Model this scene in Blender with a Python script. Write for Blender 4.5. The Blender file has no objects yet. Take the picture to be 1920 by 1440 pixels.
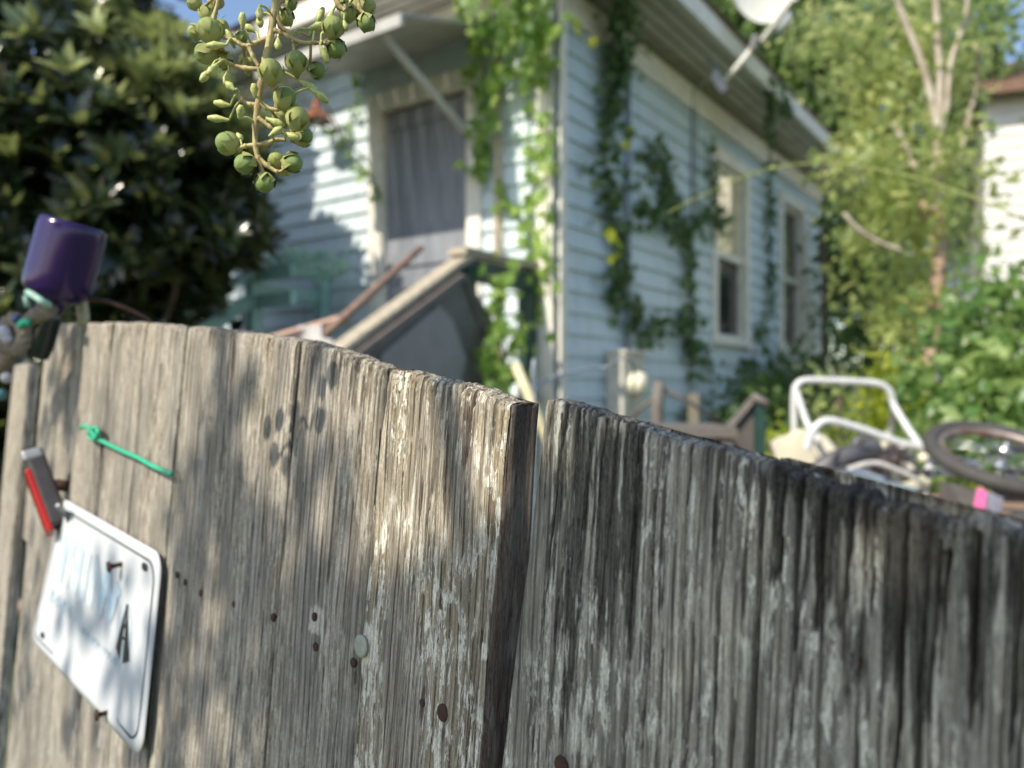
import bpy, math, random
import numpy as np
from mathutils import Vector, Matrix
rad = math.radians
random.seed(7)
RNG = np.random.default_rng(7)
SC = bpy.context.scene
COL = SC.collection
CAMH = 1.45
FPX = 1449.0

# ---------------------------------------------------------------- camera
cam_d = bpy.data.cameras.new("camera")
cam = bpy.data.objects.new("camera", cam_d)
COL.objects.link(cam)
cam.location = (0, 0, CAMH)
cam.rotation_euler = (rad(90), 0, 0)
cam_d.sensor_width = 36.0
cam_d.lens = 36.0 * FPX / 1920.0
cam_d.clip_start = 0.01
cam_d.clip_end = 500
cam_d.dof.use_dof = True
cam_d.dof.focus_distance = 0.335
cam_d.dof.aperture_fstop = 7.6
SC.camera = cam

# ---------------------------------------------------------------- light
SUN_EL = rad(43)
S_H = Vector((-0.70, -0.714, 0)).normalized()
SUN = Vector((S_H.x * math.cos(SUN_EL), S_H.y * math.cos(SUN_EL), math.sin(SUN_EL)))
w = bpy.data.worlds.new("World")
SC.world = w
w.use_nodes = True
wn = w.node_tree
bg = wn.nodes["Background"]
sky = wn.nodes.new("ShaderNodeTexSky")
sky.sky_type = 'NISHITA'
sky.sun_disc = False
sky.sun_elevation = SUN_EL
sky.sun_rotation = math.atan2(S_H.x, S_H.y) % (2 * math.pi)
wn.links.new(sky.outputs[0], bg.inputs[0])
bg.inputs[1].default_value = 0.14
sl = bpy.data.lights.new("sun", 'SUN')
sl.energy = 4.1
sl.angle = rad(0.5)
sl.color = (1.0, 0.90, 0.74)
so = bpy.data.objects.new("sun", sl)
COL.objects.link(so)
so.rotation_euler = (-SUN).to_track_quat('-Z', 'Y').to_euler()
so.location = SUN * 20
SC.view_settings.view_transform = 'Standard'
SC.view_settings.look = 'None'
SC.view_settings.exposure = 0.6
SC.view_settings.gamma = 1
SC.view_settings.use_curve_mapping = False
SC.cycles.use_denoising = True
SC.cycles.max_bounces = 8
SC.cycles.sample_clamp_indirect = 6

# ---------------------------------------------------------------- helpers
def P(px, py, Y):
    return Vector(((px - 960) / FPX * Y, Y, CAMH + (720 - py) / FPX * Y))

def tag(o, label=None, cat=None, group=None, kind=None):
    if label: o['label'] = label
    if cat: o['category'] = cat
    if group: o['group'] = group
    if kind: o['kind'] = kind
    return o

def empty(name, loc, label, cat, group=None, mat=None):
    o = bpy.data.objects.new(name, None)
    COL.objects.link(o)
    o.empty_display_size = 0.05
    if mat is not None: o.matrix_world = mat
    else: o.location = loc
    return tag(o, label, cat, group)

class MB:
    """mesh builder in WORLD coordinates"""
    def __init__(s): s.v = []; s.f = []; s.sm = []
    def add(s, vs, fs, smooth=False):
        b = len(s.v)
        s.v += [tuple(v) for v in vs]
        s.f += [tuple(i + b for i in f) for f in fs]
        s.sm += [smooth] * len(fs)
        return s
    def box(s, c, ax, size):
        """c centre, ax three unit vectors, size full lengths; small bevel-free box"""
        c = Vector(c); a = [Vector(x).normalized() * (d / 2) for x, d in zip(ax, size)]
        vs = [c + a[0] * i + a[1] * j + a[2] * k for i in (-1, 1) for j in (-1, 1) for k in (-1, 1)]
        return s.add(vs, [(0, 1, 3, 2), (4, 6, 7, 5), (0, 4, 5, 1), (2, 3, 7, 6), (0, 2, 6, 4), (1, 5, 7, 3)])
    def bar(s, a, b, wd, ht, up=(0, 0, 1)):
        a, b = Vector(a), Vector(b)
        d = (b - a); L = d.length; d.normalize()
        up = Vector(up); side = d.cross(up)
        if side.length < 1e-4: side = d.cross(Vector((1, 0, 0)))
        side.normalize(); u2 = side.cross(d).normalized()
        return s.box((a + b) / 2, (d, side, u2), (L, wd, ht))
    def tube(s, pts, r, n=10, cap=True, closed=False):
        pts = [Vector(p) for p in pts]; m = len(pts)
        rs = r if isinstance(r, (list, tuple)) else [r] * m
        vs = []; fs = []
        prev = None
        for i, p in enumerate(pts):
            if closed: d = pts[(i + 1) % m] - pts[i - 1]
            else: d = pts[min(i + 1, m - 1)] - pts[max(i - 1, 0)]
            if d.length < 1e-9: d = Vector((0, 0, 1))
            d.normalize()
            if prev is None:
                u = d.cross(Vector((0, 0, 1)))
                if u.length < .1: u = d.cross(Vector((1, 0, 0)))
            else:
                u = prev - d * prev.dot(d)
            u.normalize(); prev = u
            v = d.cross(u)
            for k in range(n):
                t = 2 * math.pi * k / n
                vs.append(p + (u * math.cos(t) + v * math.sin(t)) * rs[i])
        for i in range(m if closed else m - 1):
            j = (i + 1) % m
            for k in range(n):
                fs.append((i * n + k, i * n + (k + 1) % n, j * n + (k + 1) % n, j * n + k))
        if cap and not closed:
            fs.append(tuple(range(n - 1, -1, -1)))
            fs.append(tuple((m - 1) * n + k for k in range(n)))
        return s.add(vs, fs, True)
    def lathe(s, base, axis, prof, n=32):
        """prof list of (h, r)"""
        base = Vector(base); ax = Vector(axis).normalized()
        u = ax.cross(Vector((0, 0, 1)))
        if u.length < .1: u = ax.cross(Vector((1, 0, 0)))
        u.normalize(); v = ax.cross(u)
        vs = []; fs = []
        for h, r in prof:
            for k in range(n):
                t = 2 * math.pi * k / n
                vs.append(base + ax * h + (u * math.cos(t) + v * math.sin(t)) * r)
        for i in range(len(prof) - 1):
            for k in range(n):
                fs.append((i * n + k, i * n + (k + 1) % n, (i + 1) * n + (k + 1) % n, (i + 1) * n + k))
        return s.add(vs, fs, True)
    def build(s, name, mat, parent=None, **kw):
        me = bpy.data.meshes.new(name)
        me.from_pydata(s.v, [], s.f)
        me.polygons.foreach_set('use_smooth', s.sm)
        me.update()
        if mat: me.materials.append(mat)
        return link(name, me, parent, **kw)

def link(name, me, parent=None, origin=None, label=None):
    """mesh made in world coordinates -> object; origin moved to its parent's / own base"""
    o = bpy.data.objects.new(name, me)
    COL.objects.link(o)
    if parent is not None:
        o.parent = parent
        M = world_m(parent)
        me.transform(M.inverted())
    else:
        n = len(me.vertices)
        co = np.empty(n * 3, 'f'); me.vertices.foreach_get('co', co); co = co.reshape(-1, 3)
        mn, mx = co.min(0), co.max(0)
        org = Vector(((mn[0] + mx[0]) / 2, (mn[1] + mx[1]) / 2, mn[2])) if origin is None else Vector(origin)
        me.transform(Matrix.Translation(-org))
        o.location = org
    if label: o['label'] = label
    return o

def world_m(o):
    m = o.matrix_basis.copy()
    while o.parent is not None:
        o = o.parent
        m = o.matrix_basis @ m
    return m

# -------- noise in numpy
def _h(ix, iy, seed):
    n = (ix.astype(np.int64) * 374761393 + iy.astype(np.int64) * 668265263 + seed * 1442695041) & 0xffffffff
    n = ((n ^ (n >> 13)) * 1274126177) & 0xffffffff
    return ((n ^ (n >> 16)) & 0xffff) / 65535.0
def vn(x, y, seed=0):
    ix = np.floor(x); iy = np.floor(y); fx = x - ix; fy = y - iy
    fx = fx * fx * (3 - 2 * fx); fy = fy * fy * (3 - 2 * fy)
    a = _h(ix, iy, seed); b = _h(ix + 1, iy, seed); c = _h(ix, iy + 1, seed); d = _h(ix + 1, iy + 1, seed)
    return (a * (1 - fx) + b * fx) * (1 - fy) + (c * (1 - fx) + d * fx) * fy
def fbm(x, y, seed=0, o=3):
    r = 0; a = .5; t = 0
    for i in range(o):
        r = r + a * vn(x * 2 ** i, y * 2 ** i, seed + i * 17); t += a; a *= .5
    return r / t

# -------- leaves
def leafmesh(name, C, D, N, S, mat, parent=None, wid=.3, fold=.12, droop=.15, rnd=None, lobed=False, label=None):
    """C centres/base, D direction of tip, N leaf normal, S lengths : numpy arrays, world coords"""
    C = np.asarray(C, float); D = np.asarray(D, float); N = np.asarray(N, float); S = np.asarray(S, float)
    D = D / (np.linalg.norm(D, axis=1, keepdims=True) + 1e-9)
    U = np.cross(D, N); U /= (np.linalg.norm(U, axis=1, keepdims=True) + 1e-9)
    N = np.cross(U, D)
    if lobed:
        T = np.array([(0, 0, 0), (-.45, .12, -.05), (-.28, .38, .0), (-.5, .62, -.08), (0, .45, .05), (-.1, .7, .0), (0, 1, -droop),
                      (.1, .7, 0), (.5, .62, -.08), (.28, .38, 0), (.45, .12, -.05)])
        F = [(0, 4, 2, 1), (2, 4, 5, 3), (4, 7, 6, 5), (4, 9, 8, 7), (0, 10, 9, 4)]
    else:
        T = np.array([(0, 0, 0), (-wid * .75, .28, fold * .6), (-wid, .58, fold - droop * .3), (0, .3, 0), (0, .62, -droop * .3), (wid * .75, .28, fold * .6),
                      (wid, .58, fold - droop * .3), (0, 1, -droop), (-wid * .45, .85, fold * .5 - droop * .7), (wid * .45, .85, fold * .5 - droop * .7)])
        F = [(0, 3, 1), (0, 5, 3), (1, 3, 4, 2), (3, 5, 6, 4), (2, 4, 7, 8), (4, 6, 9, 7)]
    n = len(C); k = len(T)
    V = (C[:, None, :] + S[:, None, None] * (U[:, None, :] * T[None, :, 0, None] + D[:, None, :] * T[None, :, 1, None] + N[:, None, :] * T[None, :, 2, None])).reshape(-1, 3)
    lv = []; ls = []; tot = 0
    for f in F: ls.append(len(f)); lv += list(f)
    lv = np.array(lv); ls = np.array(ls)
    LV = (lv[None, :] + (np.arange(n) * k)[:, None]).reshape(-1)
    LT = np.tile(ls, n)
    LS = np.concatenate([[0], np.cumsum(LT)[:-1]])
    me = bpy.data.meshes.new(name)
    me.vertices.add(n * k); me.vertices.foreach_set('co', V.astype('f').ravel())
    me.loops.add(len(LV)); me.loops.foreach_set('vertex_index', LV.astype('i'))
    me.polygons.add(len(LT)); me.polygons.foreach_set('loop_start', LS.astype('i'))
    try: me.polygons.foreach_set('loop_total', LT.astype('i'))
    except Exception: pass
    me.polygons.foreach_set('use_smooth', np.ones(len(LT), bool))
    me.update(calc_edges=True)
    if rnd is None: rnd = RNG.random(n)
    at = me.attributes.new('rnd', 'FLOAT', 'POINT')
    at.data.foreach_set('value', np.repeat(rnd, k).astype('f'))
    me.materials.append(mat)
    return link(name, me, parent, label=label)

def rdirs(n, up=0.0, spread=1.0, bias=(0, 0, 0)):
    d = RNG.normal(size=(n, 3)) * spread + np.array(bias)
    d[:, 2] += up
    return d / np.linalg.norm(d, axis=1, keepdims=True)

# ---------------------------------------------------------------- materials
class NT:
    def __init__(s, name):
        s.m = bpy.data.materials.new(name); s.m.use_nodes = True
        s.t = s.m.node_tree; s.p = s.t.nodes['Principled BSDF']
        s.out = s.t.nodes['Material Output']
    def n(s, typ, **kw):
        x = s.t.nodes.new(typ)
        for k, v in kw.items(): setattr(x, k, v)
        return x
    def l(s, a, b): s.t.links.new(a, b)
    def inp(s, sock, v):
        if isinstance(v, bpy.types.NodeSocket): s.l(v, sock)
        else: sock.default_value = v
    def coord(s, scale=(1, 1, 1), loc=(0, 0, 0), kind='Object'):
        tc = s.n('ShaderNodeTexCoord'); mp = s.n('ShaderNodeMapping')
        s.l(tc.outputs[kind], mp.inputs[0]); mp.inputs['Scale'].default_value = scale; mp.inputs['Location'].default_value = loc
        return mp.outputs[0]
    def noise(s, vec, scale, detail=4, rough=.55, dist=0):
        x = s.n('ShaderNodeTexNoise'); s.l(vec, x.inputs['Vector'])
        x.inputs['Scale'].default_value = scale; x.inputs['Detail'].default_value = detail
        x.inputs['Roughness'].default_value = rough; x.inputs['Distortion'].default_value = dist
        return x.outputs['Fac']
    def ramp(s, fac, stops, interp='LINEAR'):
        x = s.n('ShaderNodeValToRGB'); x.color_ramp.interpolation = interp
        e = x.color_ramp.elements
        while len(e) < len(stops): e.new(.5)
        for i, (p, c) in enumerate(stops):
            e[i].position = p
            if not isinstance(c, (tuple, list)): c = (c, c, c)
            e[i].color = tuple(c) + (1,) if len(c) == 3 else c
        s.l(fac, x.inputs[0]); return x.outputs[0]
    def math(s, op, a, b=0.0, clamp=False):
        x = s.n('ShaderNodeMath', operation=op, use_clamp=clamp)
        s.inp(x.inputs[0], a); s.inp(x.inputs[1], b); return x.outputs[0]
    def mix(s, f, a, b, mode='MIX'):
        x = s.n('ShaderNodeMix', data_type='RGBA', blend_type=mode)
        s.inp(x.inputs[0], f)
        for k, v in ((6, a), (7, b)):
            if isinstance(v, (tuple, list)): v = tuple(v) + (1,) if len(v) == 3 else v
            s.inp(x.inputs[k], v)
        return x.outputs[2]
    def attr(s, name):
        x = s.n('ShaderNodeAttribute'); x.attribute_name = name; return x.outputs['Fac']
    def bump(s, h, dist, strength=1.0):
        x = s.n('ShaderNodeBump'); x.inputs['Distance'].default_value = dist; x.inputs['Strength'].default_value = strength
        s.l(h, x.inputs['Height']); s.l(x.outputs[0], s.p.inputs['Normal'])

def plain(name, col, rough=.6, metal=0, var=.25, scale=20, col2=None, bump=0, spec=None, stretch=(1, 1, 1), **kw):
    t = NT(name)
    v = t.coord(stretch)
    f = t.noise(v, scale, 5)
    c2 = col2 or tuple(c * (1 - var) for c in col)
    t.inp(t.p.inputs['Base Color'], t.ramp(f, [(.35, c2), (.62, col)]))
    t.p.inputs['Roughness'].default_value = rough; t.p.inputs['Metallic'].default_value = metal
    if spec is not None: t.p.inputs['Specular IOR Level'].default_value = spec
    if bump: t.bump(f, bump)
    for k, x in kw.items(): t.p.inputs[k].default_value = x
    return t.m

def leafmat(name, dark, mid, light, trans=.45, rough=.45, tcol=None, spec=.5):
    t = NT(name)
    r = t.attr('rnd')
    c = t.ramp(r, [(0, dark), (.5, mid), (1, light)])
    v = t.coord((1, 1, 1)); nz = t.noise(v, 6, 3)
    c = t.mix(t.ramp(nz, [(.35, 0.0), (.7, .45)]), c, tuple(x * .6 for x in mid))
    t.inp(t.p.inputs['Base Color'], c)
    t.p.inputs['Roughness'].default_value = rough
    t.p.inputs['Specular IOR Level'].default_value = spec
    tr = t.n('ShaderNodeBsdfTranslucent')
    tc = t.mix(.6, c, tcol or tuple(min(1, x * 1.8) for x in (light[0] * .92, light[1], light[2] * .8)))
    t.l(tc, tr.inputs[0])
    ms = t.n('ShaderNodeMixShader'); ms.inputs[0].default_value = trans
    t.l(t.p.outputs[0], ms.inputs[1]); t.l(tr.outputs[0], ms.inputs[2]); t.l(ms.outputs[0], t.out.inputs[0])
    return t.m

def woodmat(name, light, mid, deep, lichen, lich_amt, mould_amt, seed, warm=None, mould=(.014, .013, .012), mthr=.60):
    """weathered picket wood; object coords are metres: x across, z along the grain"""
    t = NT(name)
    tc = t.n('ShaderNodeTexCoord')
    mp0 = t.n('ShaderNodeMapping'); t.l(tc.outputs['Object'], mp0.inputs[0]); mp0.inputs['Location'].default_value = (seed * 3.1, 0, seed * 1.7)
    wp = t.n('ShaderNodeMapping'); t.l(mp0.outputs[0], wp.inputs[0]); wp.inputs['Scale'].default_value = (6, 6, 3.0)
    wno = t.n('ShaderNodeTexNoise'); t.l(wp.outputs[0], wno.inputs['Vector']); wno.inputs['Scale'].default_value = 1.6; wno.inputs['Detail'].default_value = 2
    sub = t.n('ShaderNodeVectorMath', operation='SUBTRACT'); t.l(wno.outputs['Color'], sub.inputs[0]); sub.inputs[1].default_value = (.5, .5, .5)
    scl = t.n('ShaderNodeVectorMath', operation='MULTIPLY'); t.l(sub.outputs[0], scl.inputs[0]); scl.inputs[1].default_value = (.011, 0, 0)
    add = t.n('ShaderNodeVectorMath', operation='ADD'); t.l(mp0.outputs[0], add.inputs[0]); t.l(scl.outputs[0], add.inputs[1])
    def mp(sx, sz):
        x = t.n('ShaderNodeMapping'); t.l(add.outputs[0], x.inputs[0]); x.inputs['Scale'].default_value = (sx, sx, sz); return x.outputs[0]
    sep = t.n('ShaderNodeSeparateXYZ'); t.l(add.outputs[0], sep.inputs[0]); X = sep.outputs[0]
    broad = t.noise(mp(1, .09), 55, 3, .5)
    grain = t.noise(mp(1, .03), 300, 5, .66)
    fibre = t.noise(mp(1, .04), 1300, 4, .7)
    grit = t.noise(mp(1, .3), 1500, 3, .7)
    patch = t.noise(mp(1, .28), 26, 4, .6)
    fleck = t.noise(mp(1, .22), 260, 7, .75)
    fleck2 = t.noise(mp(1, .12), 90, 6, .75)
    mouldn = t.noise(mp(1, .14), 46, 7, .72)
    mould2 = t.noise(mp(1, .06), 190, 6, .75)
    low = t.noise(mp(1, .05), 22, 2, .5)
    jag = t.noise(mp(1, .10), 500, 3, .6)
    topd = t.attr('topd'); cav = t.attr('cav'); stn = t.attr('stn')
    # growth-ring lines, wandering with the grain
    def lines(freq, amp, lo, hi):
        ph = t.math('ADD', t.math('MULTIPLY', X, freq), t.math('MULTIPLY', low, amp))
        ph = t.math('ADD', ph, t.math('MULTIPLY', jag, .9))
        q = t.math('MULTIPLY', t.math('ADD', t.math('SINE', ph), 1.0), .5)
        return t.ramp(q, [(lo, 0.0), (hi, 1.0)])
    l1 = lines(1150, 22, .88, .98); l2 = lines(2700, 40, .80, .99); l3 = lines(420, 14, .0, 1.0)
    c = t.ramp(broad, [(.3, deep), (.46, mid), (.62, light)])
    c = t.mix(t.math('MULTIPLY', l3, .35), c, mid)
    c = t.mix(t.ramp(grain, [(.34, .85), (.50, 0.0)]), c, tuple(x * .38 for x in mid))
    c = t.mix(t.ramp(grain, [(.52, 0.0), (.66, .75)]), c, tuple(min(1, x * 1.12) for x in light))
    c = t.mix(t.ramp(fibre, [(.38, .75), (.52, 0.0)]), c, tuple(x * .42 for x in mid))
    c = t.mix(t.ramp(fibre, [(.56, 0.0), (.68, .5)]), c, tuple(min(1, x * 1.25) for x in light))
    if warm:
        wf = t.math('MULTIPLY', t.ramp(patch, [(.42, 0.0), (.6, 1.0)]), t.ramp(topd, [(0, 1.0), (.3, .6), (.8, 0.0)]))
        c = t.mix(t.math('MULTIPLY', wf, .5), c, warm, 'MIX')
        c = t.mix(t.ramp(fibre, [(.36, .5), (.5, 0.0)]), c, tuple(x * .4 for x in mid))
    c = t.mix(t.math('MULTIPLY', l2, .42), c, tuple(x * .35 for x in mid))
    c = t.mix(t.math('MULTIPLY', l1, t.ramp(fleck2, [(.38, .95), (.6, .35)])), c, (.03, .027, .023))
    # lichen / paint crust flecks: vertical, broken
    lf = t.math('MULTIPLY', t.ramp(fleck, [(.50, 0.0), (.53, 1.0)]), t.ramp(t.math('ADD', patch, t.math('MULTIPLY', fleck2, .5)), [(.70, 0.0), (.80, 1.0)]))
    lf = t.math('MULTIPLY', lf, lich_amt)
    pf = t.ramp(t.math('ADD', t.math('MULTIPLY', t.attr('pal'), .42), fleck), [(.68, 0.0), (.82, .8)])
    lf = t.math('MAXIMUM', lf, pf)
    c = t.mix(lf, c, lichen)
    # black mould: streaks, densest in the stained patches of each board
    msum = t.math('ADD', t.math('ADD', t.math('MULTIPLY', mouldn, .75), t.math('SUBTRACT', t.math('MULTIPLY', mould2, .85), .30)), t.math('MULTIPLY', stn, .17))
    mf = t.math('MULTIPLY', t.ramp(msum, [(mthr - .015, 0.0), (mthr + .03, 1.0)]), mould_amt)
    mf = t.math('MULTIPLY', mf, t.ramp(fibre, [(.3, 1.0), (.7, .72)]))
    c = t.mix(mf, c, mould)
    c = t.mix(t.ramp(cav, [(.25, 0.0), (.9, .85)]), c, (.016, .015, .013))
    c = t.mix(t.ramp(grit, [(.42, .4), (.56, 0.0)]), c, tuple(x * .45 for x in mid))
    t.inp(t.p.inputs['Base Color'], c)
    t.p.inputs['Roughness'].default_value = .85
    t.p.inputs['Specular IOR Level'].default_value = .3
    h = t.math('ADD', t.math('MULTIPLY', grain, 1.0), t.math('MULTIPLY', fibre, .7))
    h = t.math('ADD', h, t.math('MULTIPLY', grit, .25))
    h = t.math('ADD', h, t.math('MULTIPLY', lf, .3))
    h = t.math('SUBTRACT', h, t.math('MULTIPLY', l1, .7))
    h = t.math('SUBTRACT', h, t.math('MULTIPLY', l2, .25))
    t.bump(h, .0011, 1.0)
    return t.m

M_wood_sun = woodmat("weathered_wood_tan", (.53, .495, .43), (.345, .32, .277), (.18, .165, .142), (.72, .69, .60), .42, .9, 1, warm=(.45, .36, .23), mthr=.615, mould=(.04, .036, .031))
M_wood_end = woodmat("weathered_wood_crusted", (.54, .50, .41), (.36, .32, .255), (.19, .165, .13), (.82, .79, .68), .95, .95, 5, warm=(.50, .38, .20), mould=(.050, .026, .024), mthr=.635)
M_wood_grey = woodmat("weathered_wood_grey", (.55, .52, .43), (.35, .33, .27), (.155, .145, .117), (.76, .74, .63), .95, 1.0, 9, mthr=.575, mould=(.012, .011, .009))
M_rust = plain("rusty_steel", (.075, .035, .022), .85, .2, col2=(.03, .018, .014), scale=300)
M_green_paint_pin = plain("chalky_cap", (.34, .36, .29), .7, scale=200)

# ---------------------------------------------------------------- fence
DF = Vector((-.68, .733, 0)).normalized()
NN = Vector((-.733, -.68, 0)).normalized()
A0 = Vector((0, .314, CAMH))
LEAN = .08
FX = (-DF); FZ = (Vector((0, 0, 1)) - LEAN * NN).normalized(); FY = FZ.cross(FX).normalized()
FO = A0 - FZ * CAMH
FM = Matrix(((FX.x, FY.x, FZ.x, FO.x), (FX.y, FY.y, FZ.y, FO.y), (FX.z, FY.z, FZ.z, FO.z), (0, 0, 0, 1)))
FMI = FM.inverted()
def F(px, py, off=0.0):
    """pixel -> fence-local point on the plane off metres in front of the boards"""
    o = FMI @ Vector((0, 0, CAMH)); d = (FMI.to_3x3()) @ Vector(((px - 960) / FPX, 1, (720 - py) / FPX))
    k = (-off - o.y) / d.y
    return o + d * k
def FW(px, py, off=0.0): return FM @ F(px, py, off)

TOPPX = [(40, 604), (60, 604), (150, 605), (250, 603), (380, 612), (450, 620), (550, 634), (640, 658), (715, 684), (800, 706), (900, 731), (960, 750),
         (1030, 747), (1130, 775), (1240, 812), (1340, 838), (1440, 868), (1540, 898), (1640, 925), (1700, 948), (1780, 962), (1860, 976), (1920, 992), (2300, 1070)]
_tp = [F(a, b) for a, b in TOPPX]
TX = np.array([p.x for p in _tp]); TZ = np.array([p.z for p in _tp])
def topz(x): return np.interp(x, TX, TZ)

STAINS = [(585, 668, 14, 10, 1), (650, 676, 12, 8, 1), (620, 700, 5, 22, .8), (718, 692, 3, 6, 1.3), (835, 850, 2.6, 26, 1.1), (872, 800, 5, 16, 1.0), (900, 770, 5, 9, .9), (935, 800, 2, 9, 1),
    (700, 1000, 20, 20, -.3), (1180, 880, 7, 34, 1.0), (1052, 830, 1.6, 22, 1.1), (1085, 900, 1.5, 20, .9), (1135, 1050, 3, 30, .9), (1340, 960, 2, 14, 1), (1452, 960, 2, 34, 1.1), (1400, 885, 9, 5, .7), (1500, 912, 12, 6, .8), (1600, 945, 13, 7, .8), (1330, 1150, 1.5, 40, .9), (1240, 1000, 1.2, 40, .9), (1390, 1080, 1.5, 40, .8), (1180, 1150, 4, 40, .5), (1500, 1200, 2, 30, .9), (1600, 1250, 3, 14, .8), (1720, 1300, 2, 40, .8), (1830, 1280, 2.5, 30, .8), (1070, 1150, 1.5, 40, .8),
    (1545, 1010, 4, 24, 1), (1660, 1060, 3, 26, 1), (1760, 1110, 5, 26, .9), (1860, 1110, 5, 26, .9), (1690, 1000, 3, 30, 1), (1240, 1125, 1.6, 6, 1.3), (590, 1243, 1.2, 8, 1.2), (661, 1268, 1.3, 7, 1.3), (829, 1372, 1.6, 8, 1.2), (374, 1118, 3.5, 8, 1.1), (333, 1085, 2.5, 6, 1), (437, 1152, 1.2, 7, 1), (511, 1180, 1.0, 7, .9), (790, 1325, 2, 8, 1), (870, 1370, 1.2, 7, 1.2), (1300, 900, 10, 30, -.4), (1400, 1250, 40, 50, -.45), (1250, 1350, 20, 50, -.3), (1800, 1400, 40, 40, -.2)]
PALE = [(592, 1165, 9, 9, 1), (605, 1205, 6, 9, .7), (690, 1205, 8, 11, 1), (690, 1330, 5, 10, .6), (905, 1222, 2.6, 4, 1.2), (1180, 1300, 14, 26, .5), (655, 830, 3.5, 24, .8), (905, 880, 3, 40, .6), (770, 960, 1.0, 40, 1), (940, 1020, 2.5, 50, .7), (1080, 1380, 4, 8, .9), (184, 1385, 5, 9, 1.0), (75, 720, 12, 14, .6), (1150, 1050, 4, 40, .5), (1285, 1010, 5, 30, .5)]
PALE = [(F(a, b_).x, F(a, b_).z, c_ / 1000, d_ / 1000, e_) for a, b_, c_, d_, e_ in PALE]
STAINS = [(F(a, b_).x, F(a, b_).z, c_ / 1000, d_ / 1000, e_) for a, b_, c_, d_, e_ in STAINS]
def board(name, x0, x1, th, mat, parent, seed, rough=1.0, y0=0.0, lean=0.0, step=.0007, cracks=(), erode=1.0, knots=(), label=None, topoff=0.0, zbot=0.02, darkedge=False, decay=None, fine=6):
    """one picket: closed shell with real grain relief; fence-local coordinates. lean = local shear of x with depth below the top"""
    W = x1 - x0
    n = max(12, int(W / step))
    ns = 14
    r = .0022
    # perimeter columns : left side back->front, front, right side front->back
    cols = []
    for i in range(ns): cols.append((0, th - (th - r) * i / (ns - 1), 0))
    for i in range(1, 5): a = i / 5 * math.pi / 2; cols.append((r - r * math.cos(a), r - r * math.sin(a), .5))
    for i in range(n + 1): cols.append((r + (W - 2 * r) * i / n, 0, 1))
    for i in range(1, 5): a = i / 5 * math.pi / 2; cols.append((W - r + r * math.sin(a), r - r * math.cos(a), .5))
    for i in range(ns): cols.append((W, r + (th - r) * i / (ns - 1), 0))
    cols = np.array(cols)
    u = cols[:, 0]; v = cols[:, 1]; fr = cols[:, 2]
    # rows: distance below top
    d = [0]
    s = step * .8
    while d[-1] < .46: d.append(d[-1] + s); s = min(s * 1.03, step * 2.6)
    zt = float(topz((x0 + x1) / 2))
    while zt - d[-1] - .08 > zbot: d.append(d[-1] + .05)
    d = np.array(d[::-1] + [])
    UU, DD = np.meshgrid(u, d)
    XX = x0 + UU
    VV = np.broadcast_to(v, UU.shape); FR = np.broadcast_to(fr, UU.shape)
    top = topz(XX) + topoff
    g1 = vn(XX * 330, np.zeros_like(XX) + seed, seed)
    top = top - (.0016 * (1 - g1) ** 3 + .0011 * vn(XX * 1300, XX * 0, seed + 3)) * erode - .0025 * erode * np.clip(vn(XX * 110, XX * 0, seed + 5) - .6, 0, 1) * 2.5
    ZZ = top - DD
    warp = (fbm(XX * 14, ZZ * 3.5, seed + 1, 2) - .5) * .008
    gx = XX + warp
    near = np.exp(-DD / .035)            # weathering is deepest near the end grain
    gr = vn(gx * 420, ZZ * 10, seed + 7)
    gr2 = vn(gx * 1100, ZZ * 22, seed + 8)
    gr3 = fbm(gx * 150, ZZ * 5, seed + 9, 2)
    dep = .00035 * (1 - gr) + .00018 * (1 - gr2) + .0006 * (1 - gr3)
    ridg = np.abs(vn(gx * 165, ZZ * 4.5, seed + 11) * 2 - 1)
    groove = np.clip(1 - ridg * 5, 0, 1) * np.clip(vn(gx * 35, ZZ * 9, seed + 12) * 2 - .6, 0, 1)
    dep = dep + rough * .0011 * groove
    gro2 = np.clip(1 - np.abs(vn(gx * 230, ZZ * 7, seed + 31) * 2 - 1) * 4.0, 0, 1)
    dep = dep + near * erode * (.0016 * gro2 + .0010 * (1 - gr)) * rough
    near2 = np.exp(-DD / .007)
    dep = dep + near2 * erode * .0035 * np.clip(fbm(XX * 620, ZZ * 420, seed + 70, 3) - .35, 0, 1)
    cav = groove * .55 + near * erode * gro2 * .8
    rr_ = np.random.default_rng(seed)
    cracks = list(cracks) + [(rr_.uniform(.004, W - .004), rr_.uniform(-.05, .18), rr_.uniform(.12, .42), rr_.uniform(.00035, .0007), .003) for _ in range(fine)]
    for (cx, za, zb, cw, cd) in cracks:   # za, zb: distance below the top
        wob = (fbm(ZZ * 22, ZZ * 0 + cx * 100, seed + 20, 3) - .5) * .0032
        t = np.clip((DD - za) / max(1e-4, zb - za), 0, 1)
        inside = ((DD >= za - .001) & (DD <= zb)).astype(float)
        wdt = cw * (.35 + .65 * np.sqrt(np.clip(1 - t, 0, 1))) * (.6 + .8 * vn(ZZ * 60, ZZ * 0, seed + 21))
        e = np.clip(1 - np.abs(XX - x0 - cx - wob) / wdt, 0, 1) * inside
        e = np.minimum(1, e * 1.8)
        dep = dep + cd * e; cav = np.maximum(cav, e)
    for (kx, kz, kr) in knots:
        q = np.sqrt(((XX - x0 - kx) / kr) ** 2 + ((DD - kz) / (kr * 1.5)) ** 2)
        ring = np.exp(-((q - 1) / .18) ** 2)
        dep = dep + .0005 * ring - .0006 * np.clip(1 - q, 0, 1); cav = np.maximum(cav, .45 * ring)
    top_round = .0016 * erode * np.exp(-DD / .0010) * (.2 + vn(XX * 700, XX * 0, seed + 30))
    dep = dep + top_round
    side = (FR < .25)
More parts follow.
